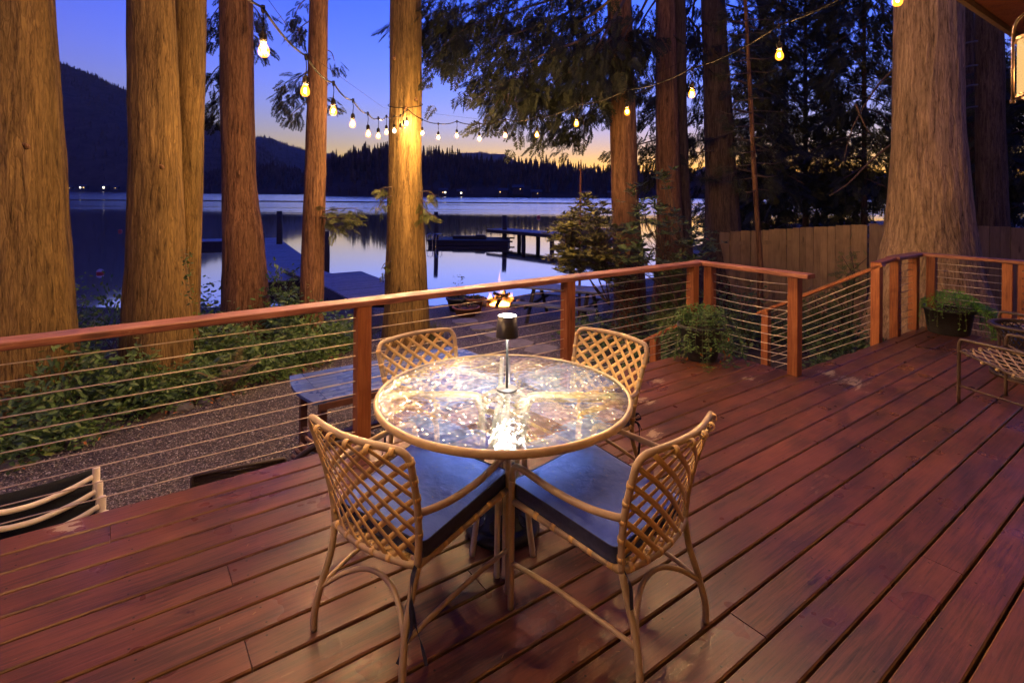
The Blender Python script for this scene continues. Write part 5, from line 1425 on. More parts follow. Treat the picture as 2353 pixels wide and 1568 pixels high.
# stack of white framed sling chairs below the left end of the rail
def sling_chair(label, k):
    base = dk(-.10+.014*k, 3.62-.036*k, -.835-.066*k)
    e = empty('sling_chair', label, 'chair', 'stacked white sling chairs', base, R(36))
    W2 = .60
    for x in (0,-W2):
        b = MB(); b.lathe([(.0001,.962),(.0155,.962),(.0172,.958),(.0172,0.10),(.0001,0.10)], 18, Matrix.Translation((x,0,0))); b.obj('back_post', M_WHITE, e, True)
        b = MB(); b.tube(catmull([(x,0,.12),(x,.03,.05),(x,.08,.0)],4), .016, 10); b.obj('leg', M_WHITE, e, True)
        b = MB(); b.tube(catmull([(x,-.02,.50),(x,.3,.52),(x,.48,.50),(x,.52,.42),(x,.52,.0)],5), .015, 10); b.obj('arm', M_WHITE, e, True)
    b = MB(); b.tube(catmull([(-.012,.0,.915),(-.10,-.012,.885),(-.22,-.03,.862),(-.30,-.036,.858),(-.38,-.03,.862),(-.50,-.012,.885),(-.588,.0,.915)],6), .0135, 12); b.obj('cross_bar', M_WHITE, e, True)
    V = []; nn = 12
    for j in range(nn+1):
        x = -.018-.564*j/nn; sg = math.sin(PI*j/nn)
        for (y, z) in ((.028,.945-.02*sg),(.035,.92-.03*sg),(.03-.02*sg,.86-.04*sg),(.02-.03*sg,.7),(.0-.03*sg,.5),(.05,.36),(.48,.40)): V.append((x, y, z))
    Fq = [(j*7+i, j*7+i+1, (j+1)*7+i+1, (j+1)*7+i) for j in range(nn) for i in range(6)]
    o = np_mesh('sling', V, Fq, M_NAVYSL, parent=e, smooth=True); md = o.modifiers.new('t','SOLIDIFY'); md.thickness = .004
    b = MB(); b.box((-.46,-.047,.888),(-.395,-.042,.908)); b.obj('care_tag', M_TAGW, e)
    return e
for k, lb in enumerate(('topmost white tube chair with navy sling in the stack beside the deck','second white tube chair in the stack, just under the topmost','third white tube chair in the stack, partly under the deck edge','lowest visible white chair in the stack, only its post tip showing')): sling_chair(lb, k)
b = MB(); b.box((-.01,-.01,-.87),(.035,.012,0)); 
# ---- docks
def planked(name, label, cat, a, b_, wd, z, th=.18, pw=.145, posts=(), post_top=.0, mat=None, group=None):
    """walkway from a to b (xy); planks across, stringers along, posts list of (t, side, top offset)"""
    a = Vector((*a,0)); b2 = Vector((*b_,0)); d = b2-a; L = d.length; rz = math.atan2(d.y,d.x)
    e = empty(name, label, cat, group, (a.x,a.y,z), rz)
    n_ = int(L/pw); m = MB(); m.bbox((-pw/2+.006,-wd/2,-.04),(pw/2-.006,wd/2,0),.004); me = m.mesh('plank', M_DOCK)
    for k in range(n_):
        o = inst('plank', me, e, ((k+.5)*pw,0,random.uniform(-.006,.004)), (0,0,R(random.uniform(-.3,.3))))
    for s in (-1,1):
        m = MB(); m.box((0,s*wd/2-.06,-th),(L,s*wd/2+.03,-.042)); m.obj('stringer', M_DOCKDARK, e)
    for (t, s, top, bot, r_) in posts:
        m = MB(); m.tube([(t*L,s,bot-z),(t*L+.02,s+.01,(top+bot)/2-z),(t*L,s,top-z)], [r_,r_,r_*.97], 14); m.obj('pile', M_DOCKDARK, e, True)
    return e
dock = planked('floating_dock', 'long grey plank dock running out from the left shore', 'dock', (-8.3,20.8), (-18.6,39.4), 2.7, WATER_Z+.42, .42, .16, [])
m = MB(); m.box((.2,-1.2,-.42),(21.0,1.2,-.05)); m.obj('float', M_DOCKDARK, dock)
dock2 = planked('floating_dock', 'short dock finger crossing the far end of the long dock', 'dock', (-22.3,37.2), (-18.2,38.6), 2.2, WATER_Z+.42, .42, .16, [])
m = MB(); m.box((.1,-1,-.42),(4.2,1,-.05)); m.obj('float', M_DOCKDARK, dock2)
def pile(px, top_py, base_py, wpx, label):
    p = onz(px, base_py, WATER_Z); D = p.y; zt_ = at(px, top_py, D).z; r_ = wpx/FPX*D/2
    m = MB(); m.tube([(0,0,-1.5),(.03,0,(zt_-WATER_Z)/2),(0.0,0,zt_-WATER_Z)], [r_,r_,r_*.95], 14); o = m.obj('mooring_pile', M_DOCKDARK, None, True, loc=(p.x,p.y,WATER_Z)); tag(o, label, 'pile', 'mooring piles')
pile(641,485,575,13,'dark pile standing at the middle of the long dock'); pile(749,531,640,13,'dark pile right of the slim reddish trunk'); pile(604,535,640,6,'thin dark post at the near left edge of the long dock')
pile(1001,487,562,10,'dark pile at the left end of the raft'); pile(1158,494,559,11,'dark pile between the raft and the pier')
gang = planked('shore_pier', 'short grey plank pier between the reddish and bright lit trunks', 'pier', (-3.3,14.9), (-6.5,19.6), 2.0, -1.33, .3, .145, [(.1,-.8,-1.4,-3.2,.13),(.1,.8,-1.4,-3.2,.13),(.55,-.8,-1.4,-3.2,.13),(.55,.8,-1.4,-3.2,.13),(.96,-.8,-1.4,-3.2,.13),(.96,.8,-1.4,-3.2,.13)])
m = MB(); m.box((.0,-.9,-.95),(4.9,.9,-.31)); m.obj('under_frame', M_DOCKDARK, gang)
planked('gangway', 'narrow sloping gangway between pier and floating dock', 'gangway', (-6.6,19.4), (-8.7,22.2), 1.2, -1.55, .16, .145)
raft = empty('swim_raft', 'dark floating swim raft with a low box, between two piles', 'raft', loc=(-3.1,40.4,WATER_Z), rz=R(-3))
m = MB(); m.box((-2.9,-1.5,.02),(2.9,1.5,.34)); m.obj('float', M_DOCKDARK, raft)
m = MB(); m.bbox((-.075,-1.55,.36),(.066,1.55,.40),.004); pme = m.mesh('plank', M_DOCKDARK)
for k in range(41): inst('plank', pme, raft, (-2.86+k*.143,0,0))
for y_ in (-1.56,1.56): m = MB(); m.box((-3.0,y_-.05,.30),(3.25,y_+.05,.42)); m.obj('bumper', M_DOCKDARK, raft)
m = MB(); m.bbox((-1.3,-.3,.405),(1.2,.3,.62),.02); m.obj('box', M_DOCKDARK, raft)
m = MB(); m.box((.4,-.25,.62),(1.1,.25,.70)); m.obj('box_lid', M_DOCKDARK, raft)
for x in (-2.95,-2.55,-2.30):
    m = MB(); m.tube(catmull([(x,-1.6,-.4),(x,-1.6,.5),(x+.05,-1.5,.78),(x+.2,-1.2,.85),(x+.3,-.9,.75),(x+.3,-.9,.4)],5), .022, 6); m.obj('ladder_rail', M_STEEL, raft, True)
pierR = planked('wooden_pier', 'raised wooden pier on posts right of the raft', 'pier', (-1.2,42.6), (7.5,33.0), 2.0, -1.15, .26, .16, [(t, s, -1.3, -3.5, .16) for t in (.14,.30,.52,.75,.98) for s in (-.75,.75)])
# covered boat and thin pole behind the rhododendron
bt = empty('covered_boat', 'boat under a pale cover seen through the rhododendron', 'boat', loc=(6.0,37.5,WATER_Z+.35), rz=R(-15)); bt.scale = (.72,.72,.62)
V = []; ns, nr_ = 12, 9
for i in range(ns+1):
    t = i/ns; wd_ = 1.1*(1-.75*max(0,t-.55)**1.4*2.2); hh = 1.0+.5*math.sin(PI*min(1,t*1.1))
    for j in range(nr_+1):
        a = PI*j/nr_; V.append((-2.8+5.6*t, -wd_*math.cos(a), .35+hh*math.sin(a)**.8))
Fq = [(i*(nr_+1)+j, i*(nr_+1)+j+1, (i+1)*(nr_+1)+j+1, (i+1)*(nr_+1)+j) for i in range(ns) for j in range(nr_)]
np_mesh('cover', V, Fq, simple('grey boat cover',(0.12,0.13,0.17),.7,var=.2), parent=bt, smooth=True)
V = []
for i in range(ns+1):
    t = i/ns; wd_ = 1.1*(1-.75*max(0,t-.55)**1.4*2.2)
    for (f, z) in ((1,.38),(.8,0),(0,-.3),(-.8,0),(-1,.38)): V.append((-2.8+5.6*t, wd_*f, z))
np_mesh('hull', V, [(i*5+j, i*5+j+1, (i+1)*5+j+1, (i+1)*5+j) for i in range(ns) for j in range(4)], simple('white hull',(0.4,0.4,0.42),.4), parent=bt, smooth=True)
# flagpole
p = at(1331,640,12.6); zt_ = at(1331,393,12.6).z; e = empty('flagpole', 'thin orange lit pole rising behind the rhododendron', 'pole', loc=(p.x,p.y,0))
M_POLELIT = simple('orange lit pole', (0.20,0.075,0.03), .7, var=.3)  # orange light falling on the pole is put into its colour
m = MB(); m.tube([(0,0,-1.5),(.01,0,zt_)], [.034,.022], 10); m.obj('shaft', M_POLELIT, e, True); m = MB(); m.lathe([(.0001,zt_+.07),(.03,zt_+.04),(.03,zt_+.015),(.0001,zt_)], 12); m.obj('finial', M_POLELIT, e, True)

# campfire
FP = at(1150,684,14.4); fz = ground_z(FP.x, FP.y)
fire = empty('campfire', 'burning campfire of crossed logs near the water', 'campfire', loc=(FP.x, FP.y, fz))
M_LOG = simple('charred log', (0.03,0.018,0.012), .9, var=.5, scale=20); M_EMBER = emit_mat('embers', (1.0,.26,.03), 9.0)
M_FLAME = glow_glass('flame', (1.0,.30,.03), .11); M_FLAME2 = glow_glass('pale flame tip', (1.0,.42,.14), .055)
for k, (x0,y0,z0,x1,y1,z1) in enumerate([(-.42,-.1,.05,.25,.1,.28),(.45,-.1,.05,-.2,.1,.30),(-.1,-.35,.05,.1,.2,.32),(.35,.25,.05,-.1,-.1,.3),(-.35,.2,.05,.1,-.05,.26)]):
    m = MB(); m.tube([(x0,y0,z0),((x0+x1)/2,(y0+y1)/2+.02,(z0+z1)/2),(x1,y1,z1)], [.055,.06,.045], 9); m.obj('log', M_LOG, fire, True)
m = MB(); m.lathe([(.0001,.10),(.15,.07),(.26,.02),(.30,.0)], 16); m.obj('ember_bed', M_EMBER, fire, True)
def flame(x, y, h, r_, seed, mat):
    m = MB(); V = []; ns = 12
    rr_ = random.Random(seed)
    ph = rr_.uniform(0,6)
    prof = []
    for i in range(ns+1):
        t = i/ns; rad = r_*(math.sin(PI*min(1,t*.9+.12))**1.2)*(1-t)**.35+.001
        prof.append((rad, t*h, .16*h*math.sin(t*3.2+ph)*t, .1*h*math.cos(t*2.6+ph)*t))
    for (rad, z, ox, oy) in prof:
        for j in range(8): a = 2*PI*j/8; V.append((x+ox+rad*math.cos(a)*1.2, y+oy+rad*math.sin(a)*.8, .06+z))
    m.add(V, [(i*8+j, i*8+(j+1) % 8, (i+1)*8+(j+1) % 8, (i+1)*8+j) for i in range(ns) for j in range(8)])
    m.obj('flame', mat, fire, True)
_fr = random.Random(4)
for k in range(22):
    x = _fr.uniform(-.33,.36); flame(x, _fr.uniform(-.12,.12), _fr.uniform(.14,.36)*(1-.5*abs(x)), _fr.uniform(.022,.05), k, M_FLAME)
flame(.06,.05,.90,.05,11,M_FLAME2); flame(-.02,.02,.66,.035,14,M_FLAME2); flame(.12,.0,.5,.03,17,M_FLAME)
for k, a in enumerate((2.6,3.1,3.7,.2,5.4)):
    p = Vector((FP.x+.55*math.cos(a), FP.y+.45*math.sin(a), fz+.06)); rock(p, (.14,.12,.10), k+20.3, ['squat stone left of the campfire','larger stone left of the campfire','stone front left of the campfire','stone right of the campfire','stone in front of the campfire'][k])

# picnic table with bench, jar on top
pc = onz(1268,672,-.62); pz = ground_z(pc.x, pc.y)
pt = empty('picnic_table', 'blue grey picnic table with attached benches near the fire', 'picnic table', loc=(pc.x+.25, pc.y, pz), rz=R(-22))
M_PIC = wood_mat('grey painted picnic boards', [(0.3,(0.07,0.075,0.085)),(0.5,(0.13,0.135,0.15)),(0.7,(0.19,0.19,0.21))], rough=(.35,.55), hue=.3, knots=False)
for k in range(5): m = MB(); m.bbox((-.92,-.36+k*.146,.705),(.92,-.36+k*.146+.138,.745),.004); m.obj('board', M_PIC, pt)
for s in (-1,1):
    for k in range(2): m = MB(); m.bbox((-.92,s*.68-.135+k*.14,.42),(.92,s*.68-.135+k*.14+.132,.455),.004); m.obj('bench_board', M_PIC, pt)
for x in (-.62,.62):
    for s in (-1,1): m = MB(); m.tube([(x,s*.72,0),(x,s*.22,.70)], .045, 4); m.obj('leg', M_DOCKDARK, pt)
    m = MB(); m.box((x-.02,-.82,.35),(x+.02,.82,.42)); m.obj('bench_beam', M_DOCKDARK, pt)
m = MB(); m.lathe([(.0001,0),(.05,0),(.06,.08),(.06,.15),(.048,.15),(.0001,.02)], 16); o = m.obj('jar', M_ROCK, None, True, loc=(pc.x+.28,pc.y+.1,pz+.746)); tag(o, 'small dark jar standing on the picnic table', 'jar')
# flower pots by the water
M_HERB = leaf_mat('herb leaves', (0.03,0.045,0.02), (0.07,0.09,0.035))
LEAF = (np.array([(0,0,0),(.28,.2,.04),(.7,.19,.03),(1,0,-.06),(.7,-.19,.03),(.28,-.2,.04),(.5,0,-.015)]), np.array([(0,6,1,1),(1,6,2,2),(2,6,3,3),(3,6,4,4),(4,6,5,5),(5,6,0,0)]))
LEAF = (LEAF[0], np.array([(0,6,1),(1,6,2),(2,6,3),(3,6,4),(4,6,5),(5,6,0)]))
def leaf_cloud(P, size, seed, up=.6, out=None, tmpl=None):
    r = np.random.default_rng(seed); n_ = len(P)
    D = r.normal(size=(n_,3)); D[:,2] *= .45
    if out is not None: D += out
    U = np.tile([0,0,up],(n_,1)) + r.normal(size=(n_,3))*.5 + np.array([0,-.25,0])
    t = tmpl or LEAF
    return scatter(t[0], t[1], frames(P, D, U, size*r.uniform(.6,1.25,n_)))
def blob_pts(r, n_, c, rad, shell=.5):
    d = r.normal(size=(n_,3)); d /= np.linalg.norm(d,axis=1,keepdims=True); d[:,2] = np.abs(d[:,2])*1.0
    q = (shell+(1-shell)*r.random(n_))[:,None]; lump = 1+.25*np.sin(d[:,:1]*7+c[0]*3)*np.cos(d[:,1:2]*6+c[1])
    return np.array(c)+d*q*np.array(rad)*lump
def pot_plant(px, py, D, r_, h, label, tall=0):
    p = at(px, py, D); z = ground_z(p.x,p.y); e = empty('flower_pot', label, 'pot', 'flower pots by the water', (p.x,p.y,z))
    m = MB(); m.lathe([(.0001,0),(r_*.72,0),(r_,h*.86),(r_*1.1,h*.86),(r_*1.1,h),(r_*.95,h),(r_*.9,h*.8),(.0001,h*.8)], 24); m.obj('pot', M_TERRA if not tall else M_POT, e, True)
    r = np.random.default_rng(int(px)); P = blob_pts(r, 160, (0,0,h*.85), (r_*1.0,r_*1.0,.12)); 
    if tall: P = np.concatenate([P, np.c_[r.normal(size=60)*.03+.1*(r.integers(0,3,60)-1), r.normal(size=60)*.03, h+r.random(60)*tall]])
    V, F_ = leaf_cloud(P, .06, int(px)); np_mesh('foliage', V, F_, M_HERB, parent=e, kind='stuff')
pot_plant(1070,706,12.6,.30,.22,'wide low terracotta pot with herbs near the shore'); pot_plant(1052,698,13.4,.28,.34,'dark pot with a tall sprig behind the wide terracotta one', .55); pot_plant(1090,700,13.2,.22,.36,'narrow terracotta pot right of the wide low one')
# flat timbers and landing at the water edge
ld = planked('landing', 'low plank landing at the water edge left of the pots', 'landing', (-2.6,13.6), (-1.3,13.4), 1.3, -1.36, .12, .145)
# ================================================================== shrubs, planters, litter
M_SALAL = leaf_mat('salal leaves', (0.05,0.10,0.024), (0.15,0.25,0.06), .38, .2)
M_SALALY = leaf_mat('young leaves', (0.10,0.15,0.03), (0.20,0.25,0.06), .45, .3)
M_IVY = leaf_mat('ivy leaves', (0.035,0.07,0.022), (0.10,0.16,0.05), .4, .15)
M_FEATH = leaf_mat('feathery shrub', (0.05,0.085,0.02), (0.12,0.17,0.045), .55, .25)
M_RHODO = leaf_mat('rhododendron leaves', (0.05,0.06,0.018), (0.13,0.125,0.04), .38, .15)
M_RHODOD = leaf_mat('dark rhododendron leaves', (0.03,0.05,0.018), (0.07,0.10,0.035), .38, .15)
M_DEADF = leaf_mat('dead fern', (0.13,0.085,0.035), (0.24,0.16,0.06), .7, .2)
M_VINCA = leaf_mat('trailing vine leaves', (0.05,0.11,0.03), (0.13,0.25,0.06), .42, .25)
M_MOSS = leaf_mat('bright green mound', (0.10,0.27,0.03), (0.24,0.55,0.06), .5, .25)
M_STEM = simple('green stem', (0.09,0.11,0.035), .6, var=.2)
M_ORLEAF = leaf_mat('fallen orange leaf', (0.22,0.07,0.02), (0.38,0.15,0.04), .6, .2)
_lm = bpy.data.meshes.new('leaf'); _lm.from_pydata([tuple(v) for v in LEAF[0]], [], [tuple(int(i) for i in f) for f in LEAF[1]])
LEAF_ME = {}
def leaf_obj(mat, parent, P, D, U, size):
    me = LEAF_ME.get(mat.name)
    if me is None: me = _lm.copy(); me.materials.append(mat); LEAF_ME[mat.name] = me
    T = frames(np.array([P]), np.array([D],float), np.array([U],float), np.array([size]))[0]
    o = bpy.data.objects.new('leaf', me); C.objects.link(o); o.parent = parent; o.matrix_local = Matrix(T.tolist())
def shrub(label, centers, n_, size, mat, seed, single=18, name='salal_shrub', group='broadleaf shrubs left of the gravel', stems=26, cat='shrub', young=None):
    """centers: list of ((x,y,z),(rx,ry,rz))"""
    r = np.random.default_rng(seed); c0 = centers[0][0]
    e = empty(name, label, cat, group)
    per = n_//len(centers); P = np.concatenate([blob_pts(r, per, c, rad, .35) for c, rad in centers])
    V, F_ = leaf_cloud(P, size, seed); np_mesh('foliage', V, F_, mat, parent=e, kind='stuff')
    if young is not None:
        P2 = np.concatenate([blob_pts(r, per//9, c, (rad[0]*1.05,rad[1]*1.05,rad[2]*1.08), .9) for c, rad in centers]); V, F_ = leaf_cloud(P2, size*.8, seed+1); np_mesh('foliage', V, F_, young, parent=e, kind='stuff')
    m = MB()
    for k in range(stems):
        c, rad = centers[k % len(centers)]; g0 = Vector((c[0]+r.normal()*.12, c[1]+r.normal()*.12, ground_z(c[0],c[1])))
        q = Vector(P[r.integers(0,len(P))]); m.tube([g0, g0.lerp(q,.5)+Vector((0,0,.06)), q], [.007,.005,.002], 5, caps=False)
    m.obj('stems', M_TWIG, e, True, kind='stuff')
    fr = P[np.argsort(P[:,1]-.4*P[:,2])[:single*4:4]]
    for q in fr: leaf_obj(mat, e, q+np.array([0,-.02,.01]), (r.normal(), r.normal()*.5-.3, r.normal()*.3), (r.normal()*.3,-.6,1.), size*1.2)
    return e
def gz(x,y): return ground_z(x,y)
SH_L = [('low leafy shrub at the foot of the left edge trunk', [((-4.9,4.9,-.92),(.6,.45,.34)),((-5.6,5.2,-.9),(.6,.5,.40)),((-4.5,5.3,-.92),(.45,.4,.30))], 1500),
 ('leafy shrub between the left edge trunk and the broad trunk', [((-4.9,5.9,-.92),(.55,.5,.55)),((-4.5,6.3,-.92),(.55,.5,.55)),((-5.3,6.4,-.9),(.5,.5,.7))], 1900),
 ('leafy shrub in front of the broad trunk', [((-4.25,6.2,-.92),(.55,.45,.42)),((-3.85,6.6,-.94),(.5,.5,.42))], 1300),
 ('leafy shrub behind the ferns', [((-4.4,7.5,-.95),(.6,.55,.72)),((-3.9,7.6,-.95),(.55,.5,.66)),((-5.0,8.0,-.95),(.6,.5,.8))], 2000),
 ('leafy shrub at the bed corner left of the teak table', [((-3.4,7.3,-.96),(.5,.45,.45)),((-3.15,7.9,-.98),(.45,.45,.48))], 1300),
 ('tall bright leafed bush between the two reddish trunks', [((-3.95,9.2,-1.0),(.42,.42,1.05)),((-3.7,9.0,-1.0),(.36,.4,.98))], 1100),
 ('leafy shrub under the slim reddish trunk', [((-3.2,8.5,-1.0),(.5,.45,.62)),((-2.9,9.0,-1.0),(.42,.45,.5)),((-3.5,8.6,-1.0),(.45,.45,.75))], 1700),
 ('leafy shrub filling the bank beyond the paired trunks', [((-6.2,8.4,-.95),(.9,.7,.85)),((-7.5,8.8,-.95),(1.0,.7,.9)),((-5.6,9.6,-1.0),(.8,.6,.8))], 2200),
 ('leafy shrub on the bank behind the left edge trunk', [((-7.2,7.2,-.92),(.9,.7,.8)),((-8.4,7.6,-.92),(.9,.8,.9))], 1500)]
for i, (lb, cs, n_) in enumerate(SH_L): shrub(lb, [(c, (q[0],q[1],q[2]*1.22)) for c, q in cs], int(n_*1.7), .085, M_SALAL, 100+i, 20 if i < 7 else 6, young=M_SALALY)
# low ground cover along the bed edge, leaf litter, bare twigs
r = np.random.default_rng(77); P = []
for k in range(900):
    y = r.uniform(4.2,8.6); x = np.interp(y,[3.4,4.6,5.7,7.2,8.8],[-5.2,-4.55,-3.9,-3.05,-2.6]) - abs(r.normal())*.3 + .04; P.append((x,y,gz(x,y)+.03+r.random()*.10))
V, F_ = leaf_cloud(np.array(P), .055, 78); np_mesh('ground_cover', V, F_, M_SALAL, kind='stuff', label='small leafy ground cover along the bed edge', category='ground cover')
P = np.array([(x,y,gz(x,y)+.065) for x,y in zip(r.uniform(-6,-2.7,900), r.uniform(4,9,900)) if x < np.interp(y,[3.4,4.6,5.7,7.2,8.8],[-5.1,-4.4,-3.75,-2.9,-2.4])+.15])
V, F_ = leaf_cloud(P, .05, 79, up=2); np_mesh('leaf_litter', V, F_, M_ORLEAF, kind='stuff', label='brown fallen leaves under the left shrubs', category='leaves')
# sword ferns
def fern(label, p, n_, L, mat, seed, lean=(0,0), up=.9):
    rr_ = random.Random(seed); e = empty('fern', label, 'fern', 'sword ferns', p)
    for k in range(n_):
        a = 2*PI*k/n_+rr_.uniform(-.3,.3); d = Vector((math.cos(a)+lean[0], math.sin(a)+lean[1], 0)); d = d.normalized() if d.length > 0 else d; LL = L*rr_.uniform(.75,1.1)
        P = [d*(LL*.75*t) + Vector((0,0,LL*(up*t-.55*t*t))) for t in np.linspace(0,1,15)]
        m = MB(); m.tube(P, [.004*(1-.8*i/14) for i in range(15)], 4, caps=False); s = d.cross(Vector((0,0,1)))
        for i in range(1,15):
            w_ = LL*.13*math.sin(PI*min(1,(i+1.5)/16.5))**.7
            for q in (0,.5):
                c = P[i-1].lerp(P[i], q)
                for sg in (-1,1):
                    tip = c+s*sg*w_+d*w_*.25-Vector((0,0,w_*.12)); hw = d*LL*.016
                    m.add([c-hw, c+hw, tip+hw*.3, tip-hw*.3], [(0,1,2,3)])
        m.obj('frond', mat, e)
fp = on_ground(520,905); fern('brown dying sword fern in front of the broad trunk', (fp.x,fp.y,fp.z), 9, .62, M_DEADF, 1, (.5,-.2), 1.25)
fp = on_ground(470,890); fern('green sword fern left of the brown one', (fp.x-.1,fp.y+.25,fp.z), 8, .6, M_SALAL, 2, (0,0), 1.2)
fp = on_ground(330,950); fern('small green fern at the shrub foot above the gravel', (fp.x,fp.y,fp.z), 7, .42, M_SALALY, 3, (.4,-.3), .9)
# thin sprigs above the rail at left
m = MB(); LP_ = []
for (px, py, D) in ((213,730,6.6),(232,728,6.6),(262,738,6.6),(283,740,6.6),(430,605,7.3),(445,672,7.3),(575,715,8.0)):
    t = at(px,py,D); b0 = Vector((t.x+.04,t.y,t.z-.35)); m.tube([b0,(b0+t)/2+Vector((.015,0,0)),t], [.004,.003,.0015], 4)
    for q in range(9): LP_.append(tuple(b0.lerp(t,.45+.55*q/8)+Vector((.012*math.sin(q*2.4),0,0))))
e = empty('leaf_sprigs', 'thin upright leafy sprigs showing over the left rail', 'plant'); m.obj('stems', M_TWIG, e, True, kind='stuff')
V, F_ = leaf_cloud(np.array(LP_), .05, 80); np_mesh('foliage', V, F_, M_SALAL, parent=e, kind='stuff')
# ivy on the foot of the paired trunks
P = []
for k in range(60): P.append(tuple(at(r.uniform(418,440), r.uniform(570,700), 7.0)))
V, F_ = leaf_cloud(np.array(P), .055, 81); np_mesh('climbing_ivy', V, F_, M_IVY, kind='stuff', label='small ivy leaves climbing between the paired trunks', category='ivy')

# grass tufts
BL = (np.array([(0,-.012,0),(0,.012,0),(.35,.008,.62),(.35,-.008,.62),(.8,0,.85)]), np.array([(0,1,2,3),(3,2,4,4)]))
BLT = (BL[0], np.array([(0,1,2),(0,2,3),(3,2,4)]))
def grass(label, p, n_, L, seed, mat):
    r_ = np.random.default_rng(seed); P = np.tile(np.array(p),(n_,1))+r_.normal(size=(n_,3))*np.array([.10,.08,0]); a = r_.random(n_)*6.28
    V, F_ = scatter(BLT[0], BLT[1], frames(P, np.c_[np.cos(a),np.sin(a),r_.normal(size=n_)*.25], np.tile([0,0,1.],(n_,1)), L*r_.uniform(.5,1.1,n_)))
    o = np_mesh('grass_tuft', V, F_, mat); tag(o, label, 'grass', 'grass tufts in the yard'); return o
M_GRASS = leaf_mat('pale grass', (0.10,0.11,0.04), (0.2,0.19,0.08), .6, .3)
grass('pale grass tuft at the right foot of the bright lit trunk', (-1.42,9.75,gz(-1.4,9.7)), 260, .42, 1, M_GRASS); grass('grass tuft between the shrubs and the bright lit trunk', (-2.75,9.9,gz(-2.7,9.9)), 240, .45, 2, M_FEATH)
grass('small grass tuft beside the campfire', (FP.x-.75,FP.y+.1,gz(FP.x-.7,FP.y)), 130, .26, 3, M_GRASS); grass('grass blades by the water below the raised pier', (1.6,14.8,gz(1.6,14.8)), 60, .7, 4, M_GRASS)

# rhododendron: crooked stems ending in leaf whorls
def rhodo(label, tips, D0, seed, base, lsize, mat, single=40, name='rhododendron', group='rhododendron bushes'):
    rr_ = random.Random(seed); r_ = np.random.default_rng(seed); e = empty(name, label, 'bush', group); m = MB(); allP, allD = [], []
    bases = [at(px,py,D0) for px,py in base]
    hubs = []
    for bq in bases:
        for k in range(4): hubs.append((bq, bq.lerp(at(*rr_.choice(tips)[:2], D0), rr_.uniform(.4,.65))+Vector((rr_.uniform(-.2,.2),rr_.uniform(-.3,.3),rr_.uniform(-.05,.15)))))
    for bq, h in hubs: m.tube(catmull([bq, bq.lerp(h,.5)+Vector((rr_.uniform(-.12,.12),0,rr_.uniform(-.05,.05))), h], 5), [.016*(1-.5*i/10) for i in range(11)], 6)
    cnt = 0
    for (px,py,n_,sx,sy) in tips:
        for k in range(n_):
            t = at(px+rr_.gauss(0,sx), py+rr_.gauss(0,sy), D0+rr_.uniform(-.9,.9)); h = min((q[1] for q in hubs), key=lambda q: (q-t).length)
            if rr_.random() < .6: m.tube(catmull([h, h.lerp(t,.55)+Vector((rr_.uniform(-.08,.08),0,-.06)), t], 4), [.007*(1-.6*i/8) for i in range(9)], 4, caps=False)
            ax = (t-h); ax.z = abs(ax.z)+.15; ax.normalize()
            for q in range(rr_.randint(6,9)):
                a = 2*PI*q/7+rr_.uniform(-.3,.3); o1 = Vector((math.cos(a), math.sin(a), rr_.uniform(-.35,.55))); allP.append(tuple(t)); allD.append(tuple(o1+ax*.35))
    P = np.array(allP); D = np.array(allD); n_ = len(P)
    T = frames(P, D, np.tile([0,-.3,1.],(n_,1))+r_.normal(size=(n_,3))*.25, lsize*r_.uniform(.7,1.2,n_)); T[:,:3,1] *= .72
    V, F_ = scatter(LEAF[0], LEAF[1], T); np_mesh('foliage', V, F_, mat, parent=e, kind='stuff'); m.obj('stems', M_TWIG, e, True, kind='stuff')
    idx = np.argsort(P[:,1])[:single]
    for i in idx: leaf_obj(mat, e, P[i]+np.array([0,-.01,.01]), D[i]+r_.normal(size=3)*.2, (0,-.5,1.), lsize*1.15)
rhodo('olive leafed rhododendron before the raised pier', [(1345,520,64,26,22),(1300,560,46,16,26),(1370,560,70,28,24),(1330,600,60,28,18),(1395,600,56,22,22),(1300,610,28,14,14),(1360,490,30,22,10),(1420,640,44,26,16),(1280,565,10,6,10),(1345,470,10,16,8),(1300,530,24,14,14),(1390,530,40,22,20)], 9.4, 5, [(1400,700),(1440,690)], .125, M_RHODO, 90)
rhodo('taller open rhododendron between the orange lit trunk and the fence', [(1445,590,16,16,16),(1485,545,16,18,22),(1510,480,14,14,24),(1530,410,9,12,14),(1560,560,16,22,22),(1590,600,18,20,16),(1620,580,14,14,16),(1470,500,10,12,16),(1500,610,18,22,16),(1455,440,5,8,10),(1600,540,14,14,18),(1530,520,16,20,24),(1440,530,10,10,20)], 9.0, 6, [(1560,720),(1575,640)], .13, M_RHODOD, 70)
# dark ivy slope behind the cables, feathery shrubs
shrub('dark ivy bank behind the cables left of the corner post', [((1.6,8.6,-1.0),(.6,.8,.45)),((2.2,8.0,-1.0),(.7,.7,.45)),((2.6,8.9,-1.0),(.7,.8,.7)),((3.3,8.6,-.95),(.6,.7,.6)),((1.4,9.8,-1.05),(.6,.7,.5)),((2.4,10.4,-1.0),(.8,.8,.8)),((3.6,9.6,-.95),(.7,.7,.9))], 4200, .075, M_IVY, 201, 60, 'ivy_bank', 'dark leafy banks')
shrub('dark leafy bank beyond the stairs under the fence', [((5.0,8.0,-.9),(.6,.6,.5)),((5.8,8.4,-.85),(.8,.6,.55)),((5.2,9.2,-.9),(.7,.7,.7)),((4.6,9.4,-.95),(.6,.7,.6)),((6.6,8.0,-.85),(.7,.5,.5)),((4.4,10.6,-.95),(.7,.8,.9)),((4.5,7.4,-.9),(.45,.4,.3))], 3600, .085, M_IVY, 202, 50, 'ivy_bank', 'dark leafy banks')
